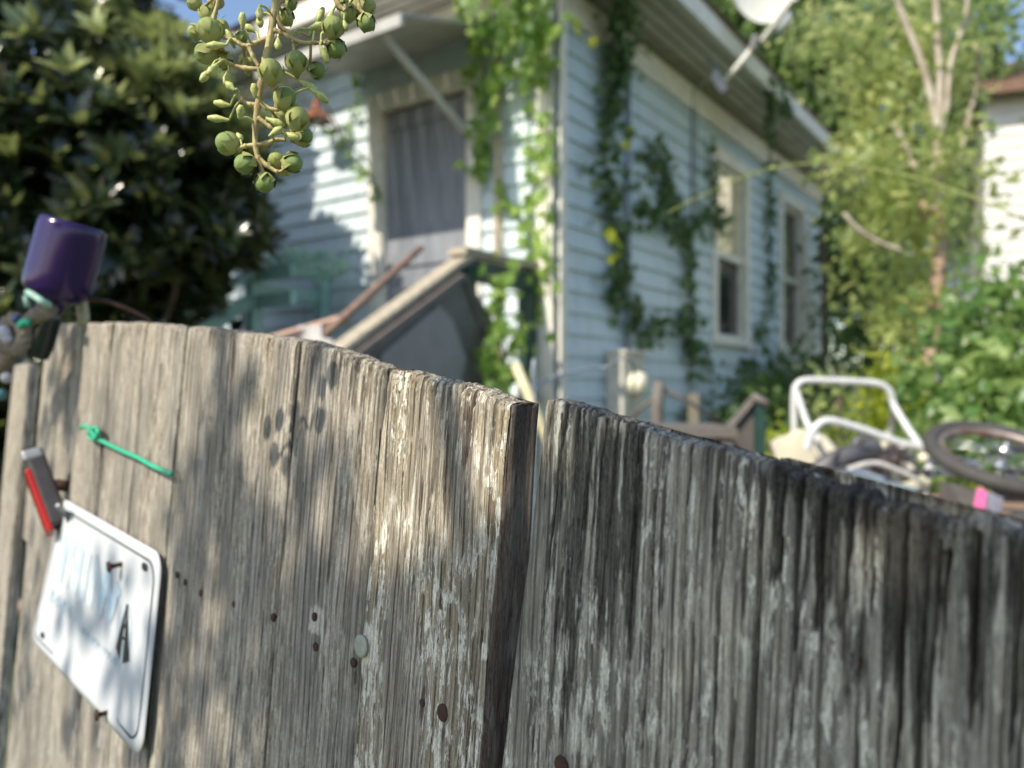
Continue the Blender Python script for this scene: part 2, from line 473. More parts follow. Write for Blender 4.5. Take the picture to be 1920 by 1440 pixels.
    sdep = .0007 * vn(VV * 420, ZZ * 8, seed + 40) + .0012 * near * vn(VV * 500, ZZ * 20, seed + 41)
    sgn = np.where(UU < W / 2, 1.0, -1.0)
    wob = (fbm(ZZ * 18, ZZ * 0, seed + 50, 3) - .5) * .003
    X = XX + np.where(side | (FR == .5), sgn * sdep, 0) + wob * np.where(side | (FR == .5), 1, 0)
    Y = y0 + VV + np.where(side, 0, dep)
    Y = np.where(side, y0 + VV, Y)
    Z = ZZ.copy()
    X = X + lean * (np.exp(-(XX - x0) / decay) if decay else 1.0) * np.minimum(DD, .26)
    # rows over the top towards the back
    rows = [(X, Y, Z, cav, DD)]
    K = 7
    xt, yt, zt_ = X[-1], Y[-1], Z[-1]
    bx = np.clip(xt, x0 + .001, x1 - .001)
    for k in range(1, K + 1):
        f = k / K
        nz = (fbm(xt * 700, xt * 0 + f * 9 * (th / .014), seed + 60, 3) - .45) * .0026 * erode
        yy = yt + (y0 + th - yt) * f
        zz = zt_ + .0008 * math.sin(f * math.pi) + nz * (1 if k < K else .3) - (.001 if k == K else 0)
        rows.append((xt[None], yy[None], zz[None], cav[-1:] * .4, np.zeros((1, len(xt)))))
    X, Y, Z, cav, DD = [np.concatenate([r_[i] for r_ in rows]) for i in range(5)]
    nr, nc = X.shape
    V = np.stack([X, Y, Z], -1).reshape(-1, 3)
    i, j = np.meshgrid(np.arange(nr - 1), np.arange(nc - 1), indexing='ij')
    a = (i * nc + j).ravel()
    Fq = np.stack([a, a + 1, a + nc + 1, a + nc], 1)
    # back face strip : connect first and last columns
    ii = np.arange(nr - 1)
    Bq = np.stack([ii * nc + nc - 1, ii * nc, (ii + 1) * nc, (ii + 1) * nc + nc - 1], 1)
    Fq = np.concatenate([Fq, Bq])
    me = bpy.data.meshes.new(name)
    me.vertices.add(len(V)); me.vertices.foreach_set('co', V.astype('f').ravel())
    me.loops.add(Fq.size); me.loops.foreach_set('vertex_index', Fq.astype('i').ravel())
    me.polygons.add(len(Fq)); me.polygons.foreach_set('loop_start', (np.arange(len(Fq)) * 4).astype('i'))
    me.polygons.foreach_set('use_smooth', np.ones(len(Fq), bool))
    me.update(calc_edges=True)
    stn = np.zeros_like(X)
    for (sx_, sz_, rx_, rz_, e_) in STAINS:
        stn = stn + e_ * np.exp(-(((X - sx_) / rx_) ** 2 + ((Z - sz_) / rz_) ** 2))
    pal = np.zeros_like(X)
    for (sx_, sz_, rx_, rz_, e_) in PALE:
        pal = np.maximum(pal, e_ * np.exp(-(((X - sx_) / rx_) ** 4 + ((Z - sz_) / rz_) ** 4)))
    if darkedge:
        edge = np.zeros_like(X); edge[:, :] = (np.broadcast_to((fr < .9) & (u > W / 2), X.shape)) * 3.0  # side face at the right end made darker
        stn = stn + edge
    for nm, arr in (('cav', cav), ('topd', np.clip(DD / .5, 0, 1)), ('stn', stn), ('pal', pal)):
        at = me.attributes.new(nm, 'FLOAT', 'POINT'); at.data.foreach_set('value', arr.ravel().astype('f'))
    me.materials.append(mat)
    o = bpy.data.objects.new(name, me); COL.objects.link(o); o.parent = parent
    if label: o['label'] = label
    return o

fence = empty('wooden_fence', FO, "weathered tan picket fence in front, sunlit, with rusty nails and a white plate", 'fence', mat=FM.copy())
EDGES = [0.0, .095, .187, .278, .37, .462, .555, .65]
spec = [
 dict(mat=M_wood_end, seed=101, step=.00055, erode=1.0, cracks=[(.058, .0, .055, .0011, .006), (.034, .03, .09, .0005, .002), (.0685, .0, .03, .0006, .003), (.012, .01, .05, .0006, .002)], knots=[]),
 dict(mat=M_wood_sun, seed=117, step=.0006, erode=.9, cracks=[(.0905, .0, .4, .0010, .005), (.03, .03, .40, .0006, .003), (.062, 0, .03, .0008, .004), (.046, .0, .06, .0006, .003)], knots=[(.055, .30, .012)]),
 dict(mat=M_wood_sun, seed=133, step=.0008, erode=.8, cracks=[(.02, 0, .12, .0008, .004), (.066, .02, .3, .0007, .003)], knots=[(.035, .12, .016)]),
 dict(mat=M_wood_sun, seed=149, step=.001, erode=.8, cracks=[(.045, 0, .35, .0009, .004)], knots=[]),
 dict(mat=M_wood_sun, seed=151, step=.0012, erode=.8, cracks=[(.06, 0, .1, .001, .004)], knots=[]),
 dict(mat=M_wood_sun, seed=163, step=.0014, erode=.8, cracks=[(.03, 0, .2, .001, .004)], knots=[]),
 dict(mat=M_wood_sun, seed=171, step=.0016, erode=.8, cracks=[], knots=[]),
]
for i, sp in enumerate(spec):
    t0, t1 = EDGES[i], EDGES[i + 1]
    gap = .0012 if i != 1 else .0016
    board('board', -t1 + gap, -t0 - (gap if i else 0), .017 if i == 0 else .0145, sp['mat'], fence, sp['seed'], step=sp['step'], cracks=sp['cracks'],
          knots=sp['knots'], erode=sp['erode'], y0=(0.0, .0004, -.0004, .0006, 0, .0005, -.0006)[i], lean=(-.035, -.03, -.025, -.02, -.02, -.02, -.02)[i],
          darkedge=(i == 0), label=("pale crusted end board with a dark edge" if i == 0 else None))
board('board', -.765, -.658, .0145, M_wood_sun, fence, 181, step=.0017, y0=.007, cracks=[(.05, 0, .3, .0012, .004)], erode=.8, knots=[(.035, .07, .013)])
board('board', -.862, -.768, .0145, M_wood_sun, fence, 191, step=.0018, y0=.008, cracks=[], erode=.8)
board('board', -1.02, -.925, .0145, M_wood_sun, fence, 193, step=.002, y0=.004, cracks=[], erode=.8, topoff=-.055, lean=-.0)
# rails behind the pickets
for zr in (.35, 1.295):
    b = MB(); b.box(FM @ Vector((-.487, .0145 + .021, zr)), (FX, FY, FZ), (1.05, .038, .085)); b.build('rail', M_wood_sun, fence)

gate = empty('wooden_fence', FO, "grey-black mouldy picket fence at the right, in shade, top edge rotted", 'fence',
             mat=FM @ Matrix.Translation((.021, 0, 0)) )
GM = gate.matrix_basis.copy()
# gate boards are built in the same local axes, x measured from the left fence corner
def gboard(x0, x1, **kw):
    o = board('board', x0, x1, .0145, M_wood_grey, gate, **kw)
    o.data.transform(Matrix.Translation((-.021, 0, 0)))
    return o
gboard(.0180, .1105, seed=201, step=.0005, rough=.8, erode=.6, decay=.03, fine=16, lean=-.092,
       cracks=[(.0038, 0, .03, .0008, .004), (.012, 0, .05, .0006, .004), (.018, 0, .06, .0007, .004), (.0265, 0, .10, .0011, .005), (.0315, 0, .03, .0008, .003), (.047, 0, .05, .0007, .004),
               (.0555, .02, .3, .0007, .004), (.068, 0, .02, .0008, .003), (.078, .0, .035, .0009, .004), (.0845, .0, .03, .0008, .004)])
gboard(.1118, .200, seed=215, step=.0005, rough=.9, erode=1.1, fine=14, lean=-.004,
       cracks=[(.006, 0, .03, .0008, .004), (.012, 0, .05, .001, .005), (.019, 0, .04, .0009, .005), (.0262, 0, .06, .0009, .005), (.033, 0, .03, .0009, .005), (.0405, 0, .2, .0012, .006),
               (.050, 0.008, .035, .001, .005), (.0575, 0.004, .05, .0012, .005), (.066, 0, .05, .001, .005), (.075, .0, .05, .001, .005)])
gboard(.2015, .290, seed=223, step=.001, rough=1.5, erode=1.4, lean=-.004, cracks=[(.03, 0, .1, .001, .005)])
for zr in (.35, 1.275):
    b = MB(); b.box(FM @ Vector((.175, .0145 + .021, zr)), (FX, FY, FZ), (.28, .038, .085)); b.build('rail', M_wood_grey, gate)

# nail heads in the fence
def nail(px, py, parent, r=.0032, proud=.0008, mat=M_rust, length=.012, depth=.0006):
    c = FW(px, py, proud)
    b = MB(); b.lathe(c - (-FY) * length, -FY, [(0, r * .4), (length - .0012, r * .4), (length - .0012, r), (length - .0004, r), (length, r * .7), (length - .0003, r * .2), (length - .0003, 0)], 14)
    return b.build('nail', mat, parent)
for q in [(437, 1133), (510, 1158), (587, 1157), (589, 1213), (660, 1243), (828, 1337), (330, 1078), (345, 1092), (374, 1112)]:
    nail(q[0], q[1], fence, r=(.0038 if q[0] == 828 else .0024), proud=(.0001))
nail(790, 1318, fence, r=.002, proud=-.0003)
o = nail(674, 1212, fence, r=.0056, proud=.0016, mat=M_green_paint_pin); o['label'] = "pale painted nail head"
o = nail(1050, 1436, gate, r=.0034, proud=.0003)
nail(1603, 1243, gate, r=.0016, proud=-.0009)

# ---------------------------------------------------------------- licence style plate
M_plate = plain("faded_white_plate", (.50, .53, .56), .6, var=.05, scale=12, spec=.25)
M_black = plain("black_line_paint", (.02, .022, .025), .5, scale=50)
M_fblue = plain("faded_blue_ink", (.40, .53, .62), .6, col2=(.54, .59, .62), scale=45, spec=.25)
M_fblue2 = plain("faded_blue_ink_stronger", (.33, .48, .60), .6, col2=(.52, .58, .62), scale=60, spec=.25)
plate = empty('licence_plate', FW(180, 1190, .004), "faded white licence plate nailed askew to the sunlit fence, black border and road emblem", 'plate')
cTL, cTR, cBR, cBL = F(122, 934, .003), F(309, 1040, .003), F(272, 1424, .005), F(72, 1196, .004)
def PLT(u, v, off=0.0):
    """u 0..1 left-right, v 0..1 top-bottom -> world"""
    p = cTL * (1 - u) * (1 - v) + cTR * u * (1 - v) + cBR * u * v + cBL * (1 - u) * v
    bend = .0022 * math.sin(u * 5.2 + v * 1.5) * v + .003 * max(0, v - .8) * 5 * (1 - u)
    return FM @ (p + Vector((0, -off - bend - .002, 0)))
def rr(u, v, r=.09):
    """pull the corners in"""
    return u, v
def plate_grid(u0, u1, v0, v1, off, nu, nv, inside=None, th=0):
    b = MB(); vs = []; fs = []
    for j in range(nv + 1):
        for i in range(nu + 1):
            vs.append(PLT(u0 + (u1 - u0) * i / nu, v0 + (v1 - v0) * j / nv, off))
    for j in range(nv):
        for i in range(nu):
            fs.append((j * (nu + 1) + i, (j + 1) * (nu + 1) + i, (j + 1) * (nu + 1) + i + 1, j * (nu + 1) + i + 1))
    b.add(vs, fs, True); return b
def rounded_outline(m, r_u, r_v, n=8):
    pts = []
    for cx, cy, a0 in ((m + r_u, m * 2 + r_v, 180), (1 - m - r_u, m * 2 + r_v, 90), (1 - m - r_u, 1 - m * 2 - r_v, 0), (m + r_u, 1 - m * 2 - r_v, -90)):
        for k in range(n + 1):
            a = rad(a0 - 90 * k / n)
            pts.append((cx + r_u * math.cos(a), cy - r_v * math.sin(a)))
    return pts
def plate_body():
    out = rounded_outline(0, .055, .11)
    # concentric rings to follow the bend
    b = MB(); vs = []; fs = []
    R = 14; n = len(out)
    for k in range(R):
        f = 1 - k / R
        for (u, v) in out: vs.append(PLT(.5 + (u - .5) * f, .5 + (v - .5) * f, 0.0012 if k > 0 else .0004))
    vs.append(PLT(.5, .5, .0012))
    for k in range(R - 1):
        for i in range(n): fs.append((k * n + i, k * n + (i + 1) % n, (k + 1) * n + (i + 1) % n, (k + 1) * n + i))
    for i in range(n): fs.append(((R - 1) * n + i, (R - 1) * n + (i + 1) % n, R * n))
    base = len(vs)
    for (u, v) in out: vs.append(PLT(u, v, -.0006))
    for i in range(n): fs.append((i, base + i, base + (i + 1) % n, (i + 1) % n))
    return b.add(vs, fs, True)
plate_body().build('panel', M_plate, plate)
def plate_line(pts, wd, off, name, mat, closed=False):
    b = MB(); q = [PLT(u, v, off) for u, v in pts]; n = len(q); vs = []
    for i in range(n):
        if closed: d = q[(i + 1) % n] - q[i - 1]
        else: d = q[min(n - 1, i + 1)] - q[max(0, i - 1)]
        s_ = d.normalized().cross(FY).normalized() * wd / 2
        vs += [q[i] - s_, q[i] + s_]
    fs = [(2 * i, 2 * i + 1, (2 * i + 3) % (2 * n), (2 * i + 2) % (2 * n)) for i in range(n if closed else n - 1)]
    b.add(vs, fs, False); return b.build(name, mat, plate)
ol = rounded_outline(.028, .05, .1)
dense = []
for i in range(len(ol)):
    a, c = ol[i], ol[(i + 1) % len(ol)]
    k = max(1, int(math.hypot(a[0] - c[0], a[1] - c[1]) / .04))
    dense += [(a[0] + (c[0] - a[0]) * j / k, a[1] + (c[1] - a[1]) * j / k) for j in range(k)]
plate_line(dense, .0016, .0019, 'border', M_black, True)
def pletter(strokes, u, v, su, sv, wd, mat, name='letter'):
    b = MB(); off = .0016 + random.random() * .0003
    for st in strokes:
        q = [PLT(u + su * a, v + sv * c, off) for a, c in st]
        for i in range(len(q) - 1):
            d = (q[i + 1] - q[i]); s_ = d.normalized().cross(FY).normalized() * wd / 2; e = d.normalized() * wd * .3
            b.add([q[i] - s_ - e, q[i] + s_ - e, q[i + 1] + s_ + e, q[i + 1] - s_ + e], [(0, 1, 2, 3)]); off += .00003
    return b.build(name, mat, plate)
LT = {'T': [[(0, 0), (1, 0)], [(.5, 0), (.5, 1)]], 'H': [[(0, 0), (0, 1)], [(1, 0), (1, 1)], [(0, .5), (1, .5)]],
      'I': [[(.5, 0), (.5, 1)]], 'N': [[(0, 1), (0, 0)], [(0, 0), (1, 1)], [(1, 1), (1, 0)]], 'A': [[(0, 1), (.5, 0)], [(.5, 0), (1, 1)], [(.22, .6), (.78, .6)]]}
uu = .12
for ch in ('T', 'H', 'I', 'N'):
    pletter(LT[ch], uu, .24, .10, .24, .013, M_fblue)
    uu += .125
pletter([[(0, 1), (.35, .1)], [(.35, .1), (.7, .9)], [(.7, .9), (1, .2)]], .58, .26, .13, .22, .014, M_fblue2)
for k in range(7):
    pletter([[(0, 0), (0, 1)], [(.0, .5), (1, .5)]] if k % 2 else [[(0, 0), (1, 0)], [(.5, 0), (.5, 1)]], .10 + k * .035, .60, .02, .06, .004, M_fblue2)
for k in range(12):
    pletter([[(0, 0), (.5, 1)], [(.5, 1), (1, .1)]] if k % 3 else [[(0, .1), (.2, 1)], [(.2, 1), (1, .8)]], .42 + k * .032, .655 + .0 * k, .02, .04, .0022, M_fblue2)
# road emblem
emb = MB(); c = (.80, .50)
vs = [PLT(c[0] + .052 * math.cos(t), c[1] + .15 * math.sin(t), .00175) for t in np.linspace(0, 2 * math.pi, 25)[:-1]]
emb.add([PLT(c[0], c[1], .00175)] + vs, [(0, 1 + i, 1 + (i + 1) % 24) for i in range(24)])
eo = emb.build('emblem', M_fblue, plate)
b = MB()
def quad(pts, off): b.add([PLT(u, v, off) for u, v in pts], [tuple(range(len(pts)))])
quad([(.800, .34), (.794, .34), (.748, .60), (.787, .65)], .0021)
quad([(.800, .34), (.806, .34), (.856, .61), (.810, .65)], .0021)
quad([(.792, .47), (.808, .47), (.808, .445), (.792, .445)], .0022)
quad([(.790, .53), (.810, .53), (.810, .515), (.790, .515)], .0022)
b.build('road_mark', M_black, eo)
# slots
for (u, v) in ((.12, .90), (.90, .10), (.82, .95), (.13, .10)):
    vs = [PLT(u + .022 * math.cos(t), v - .03 * 0 + .022 * math.sin(t), .0020) for t in np.linspace(0, 2 * math.pi, 15)[:-1]]
    b = MB(); b.add(vs, [tuple(range(14))]); b.build('slot', M_black, plate)
def longnail(hx, hy, bx, by, parent):
    base = FW(bx, by, .0); o_ = FMI @ base
    best = None
    for L in np.linspace(.016, .06, 45):
        p = FM @ Vector((o_.x, o_.y - L, o_.z))
        sx = 960 + FPX * p.x / p.y
        if best is None or abs(sx - hx) < best[0]: best = (abs(sx - hx), L)
    L = best[1]
    p = FM @ Vector((o_.x, o_.y - L, o_.z)); sy = 720 - FPX * (p.z - CAMH) / p.y
    p.z += (sy - hy) / FPX * p.y
    d = (p - base).normalized()
    b = MB(); b.tube([base, p], .0021, 8); b.lathe(p - d * .0008, d, [(0, 0), (0, .0046), (.0018, .0046), (.0022, 0)], 12)
    b.build('nail', M_rust_dk, parent)
M_rust_dk = plain("dark_rusty_nail", (.06, .03, .02), .7, .4, scale=400)
longnail(205, 1063, 244, 1054, plate)
longnail(189, 1341, 222, 1331, plate)

# ---------------------------------------------------------------- red reflector on a bracket
M_redl = plain("red_reflector_plastic", (.45, .018, .012), .25, var=.4, scale=900, **{'Emission Strength': 0.0})
M_dkpl = plain("black_plastic_housing", (.05, .045, .045), .35, scale=60)
M_gal = plain("dull_steel", (.36, .37, .38), .45, .7, scale=60)
refl = empty('reflector', FW(125, 905, .0), "red bicycle reflector with dark housing, tilted, above the white plate", 'reflector')
ra = FW(62, 850, .028); rb = P(112, 985, ra.y - .018)
ax = (rb - ra).normalized(); fn = (NN + DF * .24).normalized(); fn = (fn - ax * fn.dot(ax)).normalized(); sd = ax.cross(fn).normalized()
mid = (ra + rb) / 2; Lr = (rb - ra).length
def rbox(c, ax3, size, r, name, mat, parent, seg=3):
    me = bpy.data.meshes.new(name)
    import bmesh
    bm = bmesh.new(); bmesh.ops.create_cube(bm, size=1)
    a = [Vector(x).normalized() for x in ax3]
    M = Matrix(((a[0].x * size[0], a[1].x * size[1], a[2].x * size[2], c[0]), (a[0].y * size[0], a[1].y * size[1], a[2].y * size[2], c[1]),
                (a[0].z * size[0], a[1].z * size[1], a[2].z * size[2], c[2]), (0, 0, 0, 1)))
    bmesh.ops.transform(bm, matrix=M, verts=bm.verts)
    bmesh.ops.bevel(bm, geom=bm.edges[:], offset=r, segments=seg, profile=.5, affect='EDGES')
    bmesh.ops.recalc_face_normals(bm, faces=bm.faces)
    bm.to_mesh(me); bm.free(); me.materials.append(mat)
    return link(name, me, parent)
rbox(mid, (ax, fn, sd), (Lr * 1.02, .018, .026), .004, 'housing', M_dkpl, refl)
lens = rbox(mid + fn * .0095 + ax * .012, (ax, fn, sd), (Lr * .84, .006, .025), .002, 'lens', M_redl, refl)
b = MB()
for k in range(14):
    p = mid + fn * .0128 + ax * (Lr * (k / 13 - .5) * .76 + .012)
    b.bar(p - sd * .0115, p + sd * .0115, .0022, .0018, fn)
b.build('rib', M_redl, lens)
rbox(mid - ax * Lr * .44 + fn * .0015, (ax, fn, sd), (.012, .0195, .0275), .003, 'end_cap', M_gal, refl)
b = MB(); bs = FW(128, 912, .0); b.tube([bs, bs + (mid - bs) * .5 + Vector((0, 0, .003)), mid - fn * .004], .006, 10); b.build('bracket', M_rust, refl)
b = MB(); b.tube([FW(134, 975, .004), FW(118, 958, .012), FW(110, 948, .02)], .003, 8); b.build('screw', M_gal, refl)

# ---------------------------------------------------------------- green twist wire
M_gwire = plain("green_plastic_wire", (.03, .42, .24), .4, var=.15, scale=100)
b = MB()
pts = [FW(166, 812, .001), FW(172, 810, .006), FW(182, 822, .005), FW(205, 834, .004), FW(232, 847, .004), (FW(258, 858, .005)), FW(285, 873, .006), FW(322, 889, .007)]
def smoothpts(pts, k=5):
    pts = [Vector(p) for p in pts]; out = []
    for i in range(len(pts) - 1):
        p0 = pts[max(i - 1, 0)]; p1 = pts[i]; p2 = pts[i + 1]; p3 = pts[min(i + 2, len(pts) - 1)]
        for j in range(k):
            t = j / k
            out.append(.5 * ((2 * p1) + (-p0 + p2) * t + (2 * p0 - 5 * p1 + 4 * p2 - p3) * t * t + (-p0 + 3 * p1 - 3 * p2 + p3) * t ** 3))
    out.append(pts[-1]); return out
b.tube(smoothpts(pts), .0019, 8)
b.tube(smoothpts([FW(168, 806, .003), FW(180, 802, .007), FW(184, 813, .008), FW(176, 824, .006), FW(168, 818, .003), FW(174, 806, .004), FW(158, 799, .006), FW(152, 803, .006)], 4), .0019, 8)
o = b.build('twist_wire', M_gwire); tag(o, "short bright green plastic twist wire poking out of the tan fence", 'wire')

# ---------------------------------------------------------------- purple bottle, rope, copper hoop, pale stick
t = NT("purple_glass")
t.p.inputs['Base Color'].default_value = (.022, .005, .070, 1); t.p.inputs['Roughness'].default_value = .16
t.p.inputs['IOR'].default_value = 1.5; t.p.inputs['Transmission Weight'].default_value = .12; t.p.inputs['Coat Weight'].default_value = .15; t.p.inputs['Coat Roughness'].default_value = .15
M_purple = t.m
Yb = .80
bot_b = P(99, 566, Yb); bot_t = P(148, 400, Yb)
axb = (bot_t - bot_b); Lb = axb.length; axb = (axb.normalized() + Vector((0, -.03, 0))).normalized()
bottle = empty('glass_bottle', P(95, 600, Yb), "purple glass bottle stuck upside down, tilted, on the left fence top", 'bottle')
Rb = .0325
b = MB(); b.lathe(bot_b, axb, [(-.035, .010), (-.03, .0105), (-.008, .0115), (.0, .014), (.003, Rb * .66), (.006, Rb * .82), (.011, Rb * .94), (.018, Rb), (.03, Rb), (.05, Rb), (.07, Rb), (.079, Rb * .985), (.083, Rb * .95), (.0845, Rb * .88), (.082, Rb * .6), (.081, 0)], 48)
b.build('body', M_purple, bottle)
t = NT("dark_green_glass"); t.p.inputs['Base Color'].default_value = (.012, .02, .018, 1); t.p.inputs['Roughness'].default_value = .15
b = MB(); b.lathe(bot_b - axb * .04, axb, [(-.02, .010), (-.01, .012), (.0, .0125), (.02, .0125), (.034, .011), (.038, .0)], 28); b.build('neck', t.m, bottle)
M_tape = plain("pale_green_tape", (.28, .46, .38), .5, scale=150)
b = MB(); b.tube(smoothpts([P(52, 548, .765), P(66, 556, .755), P(80, 566, .752), P(92, 572, .76)], 4), .0035, 8); b.tube([P(48, 556, .768), P(52, 575, .765)], .003, 8); b.build('tape', M_tape, bottle)

M_copper = plain("old_copper_wire", (.22, .10, .06), .4, .8, col2=(.10, .07, .05), scale=60)
b = MB(); b.tube(smoothpts([P(70, 588, .85), P(84, 574, .84), P(110, 566, .83), P(150, 562, .82), P(190, 563, .82), P(225, 574, .82), P(255, 588, .83), P(278, 602, .84), P(292, 622, .85)], 5), .0026, 10)
b.tube([P(70, 588, .85), P(66, 640, .86)], .0026, 8)
o = b.build('wire_hoop', M_copper); tag(o, "arched dull copper wire looping over the fence top below the purple bottle", 'wire')
M_pale = plain("pale_bare_wood", (.62, .56, .36), .6, scale=80)
b = MB(); b.tube([P(157, 612, .83), P(156, 590, .83), P(152, 556, .83), P(162, 535, .84)], [.0058, .006, .0058, .003], 12)
b.tube([P(157, 612, .83), (-.53, .93, 0)], .006, 10)
o = b.build('garden_stake', M_pale); tag(o, "pale cream stake standing just behind the fence top beside the bottle", 'stake')
# rope with knots and beads
M_rope = plain("grey_frayed_rope", (.30, .26, .20), .9, col2=(.13, .11, .085), scale=500, bump=.002)
rope = empty('knotted_rope', P(40, 640, .80), "thick frayed grey rope knotted over the far left fence end, with small beads", 'rope')
b = MB()
def ropeseg(pts, r):
    pts = smoothpts(pts, 6)
    for k in range(3):
        q = []
        for i, p in enumerate(pts):
            d = (pts[min(i + 1, len(pts) - 1)] - pts[max(i - 1, 0)]).normalized()
            u = d.cross(Vector((0, 1, .2))).normalized(); v_ = d.cross(u)
            a = i * .8 + k * 2.094
            q.append(p + (u * math.cos(a) + v_ * math.sin(a)) * r * .5)
        b.tube(q, r * .62, 8)
ropeseg([P(-30, 655, .86), P(0, 650, .84), P(25, 640, .82), P(50, 612, .80), P(70, 592, .79), P(88, 585, .79), P(98, 575, .80)], .0085)
ropeseg([P(20, 600, .80), P(12, 630, .79), P(30, 655, .79), P(46, 640, .79), P(44, 610, .79), P(25, 598, .80)], .008)
ropeseg([P(-10, 620, .82), P(10, 612, .81), P(30, 620, .80)], .007)
ropeseg([P(-10, 700, .86), P(5, 680, .84), P(20, 660, .82)], .008)
b.build('cord', M_rope, rope)
for (x, y, r, c) in ((31, 598, .005, (.04, .08, .20)), (6, 624, .008, (.6, .62, .66)), (14, 636, .006, (.5, .5, .55)), (2, 740, .006, (.06, .20, .20)), (12, 708, .006, (.45, .45, .45))):
    bb = MB(); cc = P(x, y, .785); bb.lathe(cc, (0, .3, 1), [(-r, 0), (-r * .7, r * .7), (0, r), (r * .7, r * .7), (r, 0)], 14)
    bb.build('bead', plain("bead", c, .15, scale=100), rope)
b = MB(); b.tube(smoothpts([P(38, 612, .785), P(46, 604, .78), P(56, 606, .78)], 4), .004, 8); b.build('ribbon', M_gwire, rope)

# ================================================================ GROUND
t = NT("yard_ground")
v = t.coord((1, 1, 1)); n1 = t.noise(v, 2.2, 6); n2 = t.noise(v, 30, 5)
c = t.ramp(n1, [(.35, (.055, .085, .03)), (.52, (.10, .12, .05)), (.68, (.17, .13, .085))])
c = t.mix(t.ramp(n2, [(.4, .5), (.6, 0.0)]), c, (.03, .04, .02))
t.inp(t.p.inputs['Base Color'], c); t.p.inputs['Roughness'].default_value = .95; t.bump(n2, .02)
b = MB()
G = 60; vs = []; fs = []
xs = np.concatenate([np.linspace(-80, -8, 8), np.linspace(-7, 9, 40), np.linspace(10, 80, 8)]); ys = np.concatenate([np.linspace(-25, -3, 6), np.linspace(-2, 14, 40), np.linspace(16, 120, 10)])
for y in ys:
    for x in xs: vs.append((x, y, .05 * (float(fbm(np.array(x * .8), np.array(y * .8), 3)) - .6)))
nx = len(xs)
for j in range(len(ys) - 1):
    for i in range(nx - 1): fs.append((j * nx + i, j * nx + i + 1, (j + 1) * nx + i + 1, (j + 1) * nx + i))
b.add(vs, fs, True)
o = b.build('ground', t.m); tag(o, "rough grassy dirt of the yard", None, None, 'structure')

# ================================================================ HOUSE
HC = Vector((.28, 5.0, 0)); DL = Vector((-.813, .583, 0)).normalized(); DR = Vector((.583, .813, 0)).normalized()
NL = Vector((-.583, -.813, 0)).normalized(); NR = Vector((.813, -.583, 0)).normalized(); Z = Vector((0, 0, 1))
def W(side, t, h, off=0.0):
    """point on a house wall: t metres from the corner, h metres above the camera height"""
    d, n = (DL, NL) if side == 'L' else (DR, NR)
    return HC + d * t + n * off + Z * (CAMH + h)
t = NT("pale_blue_siding")
v = t.coord(); a_ = t.noise(v, 1.6, 5); b_ = t.noise(t.coord((1, 1, .12)), 14, 5)
c = t.ramp(a_, [(.35, (.52, .625, .675)), (.65, (.60, .70, .75))])
c = t.mix(t.ramp(b_, [(.52, 0.0), (.72, .5)]), c, (.33, .38, .37))
t.inp(t.p.inputs['Base Color'], c); t.p.inputs['Roughness'].default_value = .5; M_siding = t.m
M_trim = plain("cream_trim_paint", (.82, .80, .73), .55, col2=(.66, .64, .57), scale=9)
M_soffit = plain("soffit_paint", (.60, .60, .55), .6, col2=(.47, .46, .41), scale=5)
M_shing = plain("brown_shingle", (.13, .07, .05), .9, col2=(.06, .04, .035), scale=25, bump=.01)
M_glass = plain("dark_window_glass", (.02, .024, .03), .08, scale=3, spec=.8)
M_refl = plain("painted_reflection_pane", (.85, .78, .62), .12, .85, scale=6, var=.05)  # cream metallic tint stands in for a sunlit reflection in the glass
M_door = plain("grey_blue_door", (.27, .29, .33), .5, col2=(.20, .215, .25), scale=4, stretch=(3, 3, .5))
M_metal = plain("white_enamel_metal", (.58, .60, .60), .35, scale=30, var=.12)
M_conduit = plain("grey_conduit", (.33, .38, .42), .5, .2, scale=30)
house = empty('house', HC, "pale blue clapboard house with cream trim behind the fence, vines on its corner", 'house')

def siding(side, L, h0, h1, openings, name):
    step = .1432; b = MB(); n = NL if side == 'L' else NR
    h = h0
    while h < h1 - .005:
        ht = min(h + step, h1)
        iv = [(0.0, L)]
        for (a, c_, z0, z1) in openings:
            if ht > z0 + .02 and h < z1 - .02:
                new = []
                for (p, q) in iv:
                    if c_ <= p or a >= q: new.append((p, q)); continue
                    if a > p: new.append((p, a))
                    if c_ < q: new.append((c_, q))
                iv = new
        for (p, q) in iv:
            vs = [W(side, p, h, .030), W(side, q, h, .030), W(side, q, ht + .004, .006), W(side, p, ht + .004, .006), W(side, p, h, .002), W(side, q, h, .002)]
            b.add(vs, [(0, 1, 2, 3), (4, 5, 1, 0)])
        h = ht
    return b.build(name, M_siding, house)
LW, RW = 4.6, 6.6
HB = -1.1
OP_L = [(.60, 1.64, -.35, 2.13)]
OP_R = [(2.76, 3.56, .42, 2.10), (4.84, 5.62, .42, 2.10)]
siding('L', LW, HB, 2.50, OP_L, 'siding')
siding('R', RW, HB, 2.40, OP_R, 'siding')
def wallslab(side, L, ops, z0, z1):
    # sheathing behind the siding, with the openings left free
    b = MB(); d, n = (DL, NL) if side == 'L' else (DR, NR)
    cuts = sorted([(a, c_, p, q) for a, c_, p, q in ops]); x = 0
    def seg(a, c_, p, q):
        if c_ - a > .01 and q - p > .01:
            b.box(W(side, (a + c_) / 2, (p + q) / 2, -.055), (d, n, Z), (c_ - a, .11, q - p))
    for (a, c_, p, q) in cuts:
        seg(x, a, z0, z1); seg(a, c_, z0, p); seg(a, c_, q, z1); x = c_
    seg(x, L, z0, z1)
    b.build('wall', M_siding, house)
wallslab('L', LW, OP_L, HB, 2.68); wallslab('R', RW, OP_R, HB, 2.62)
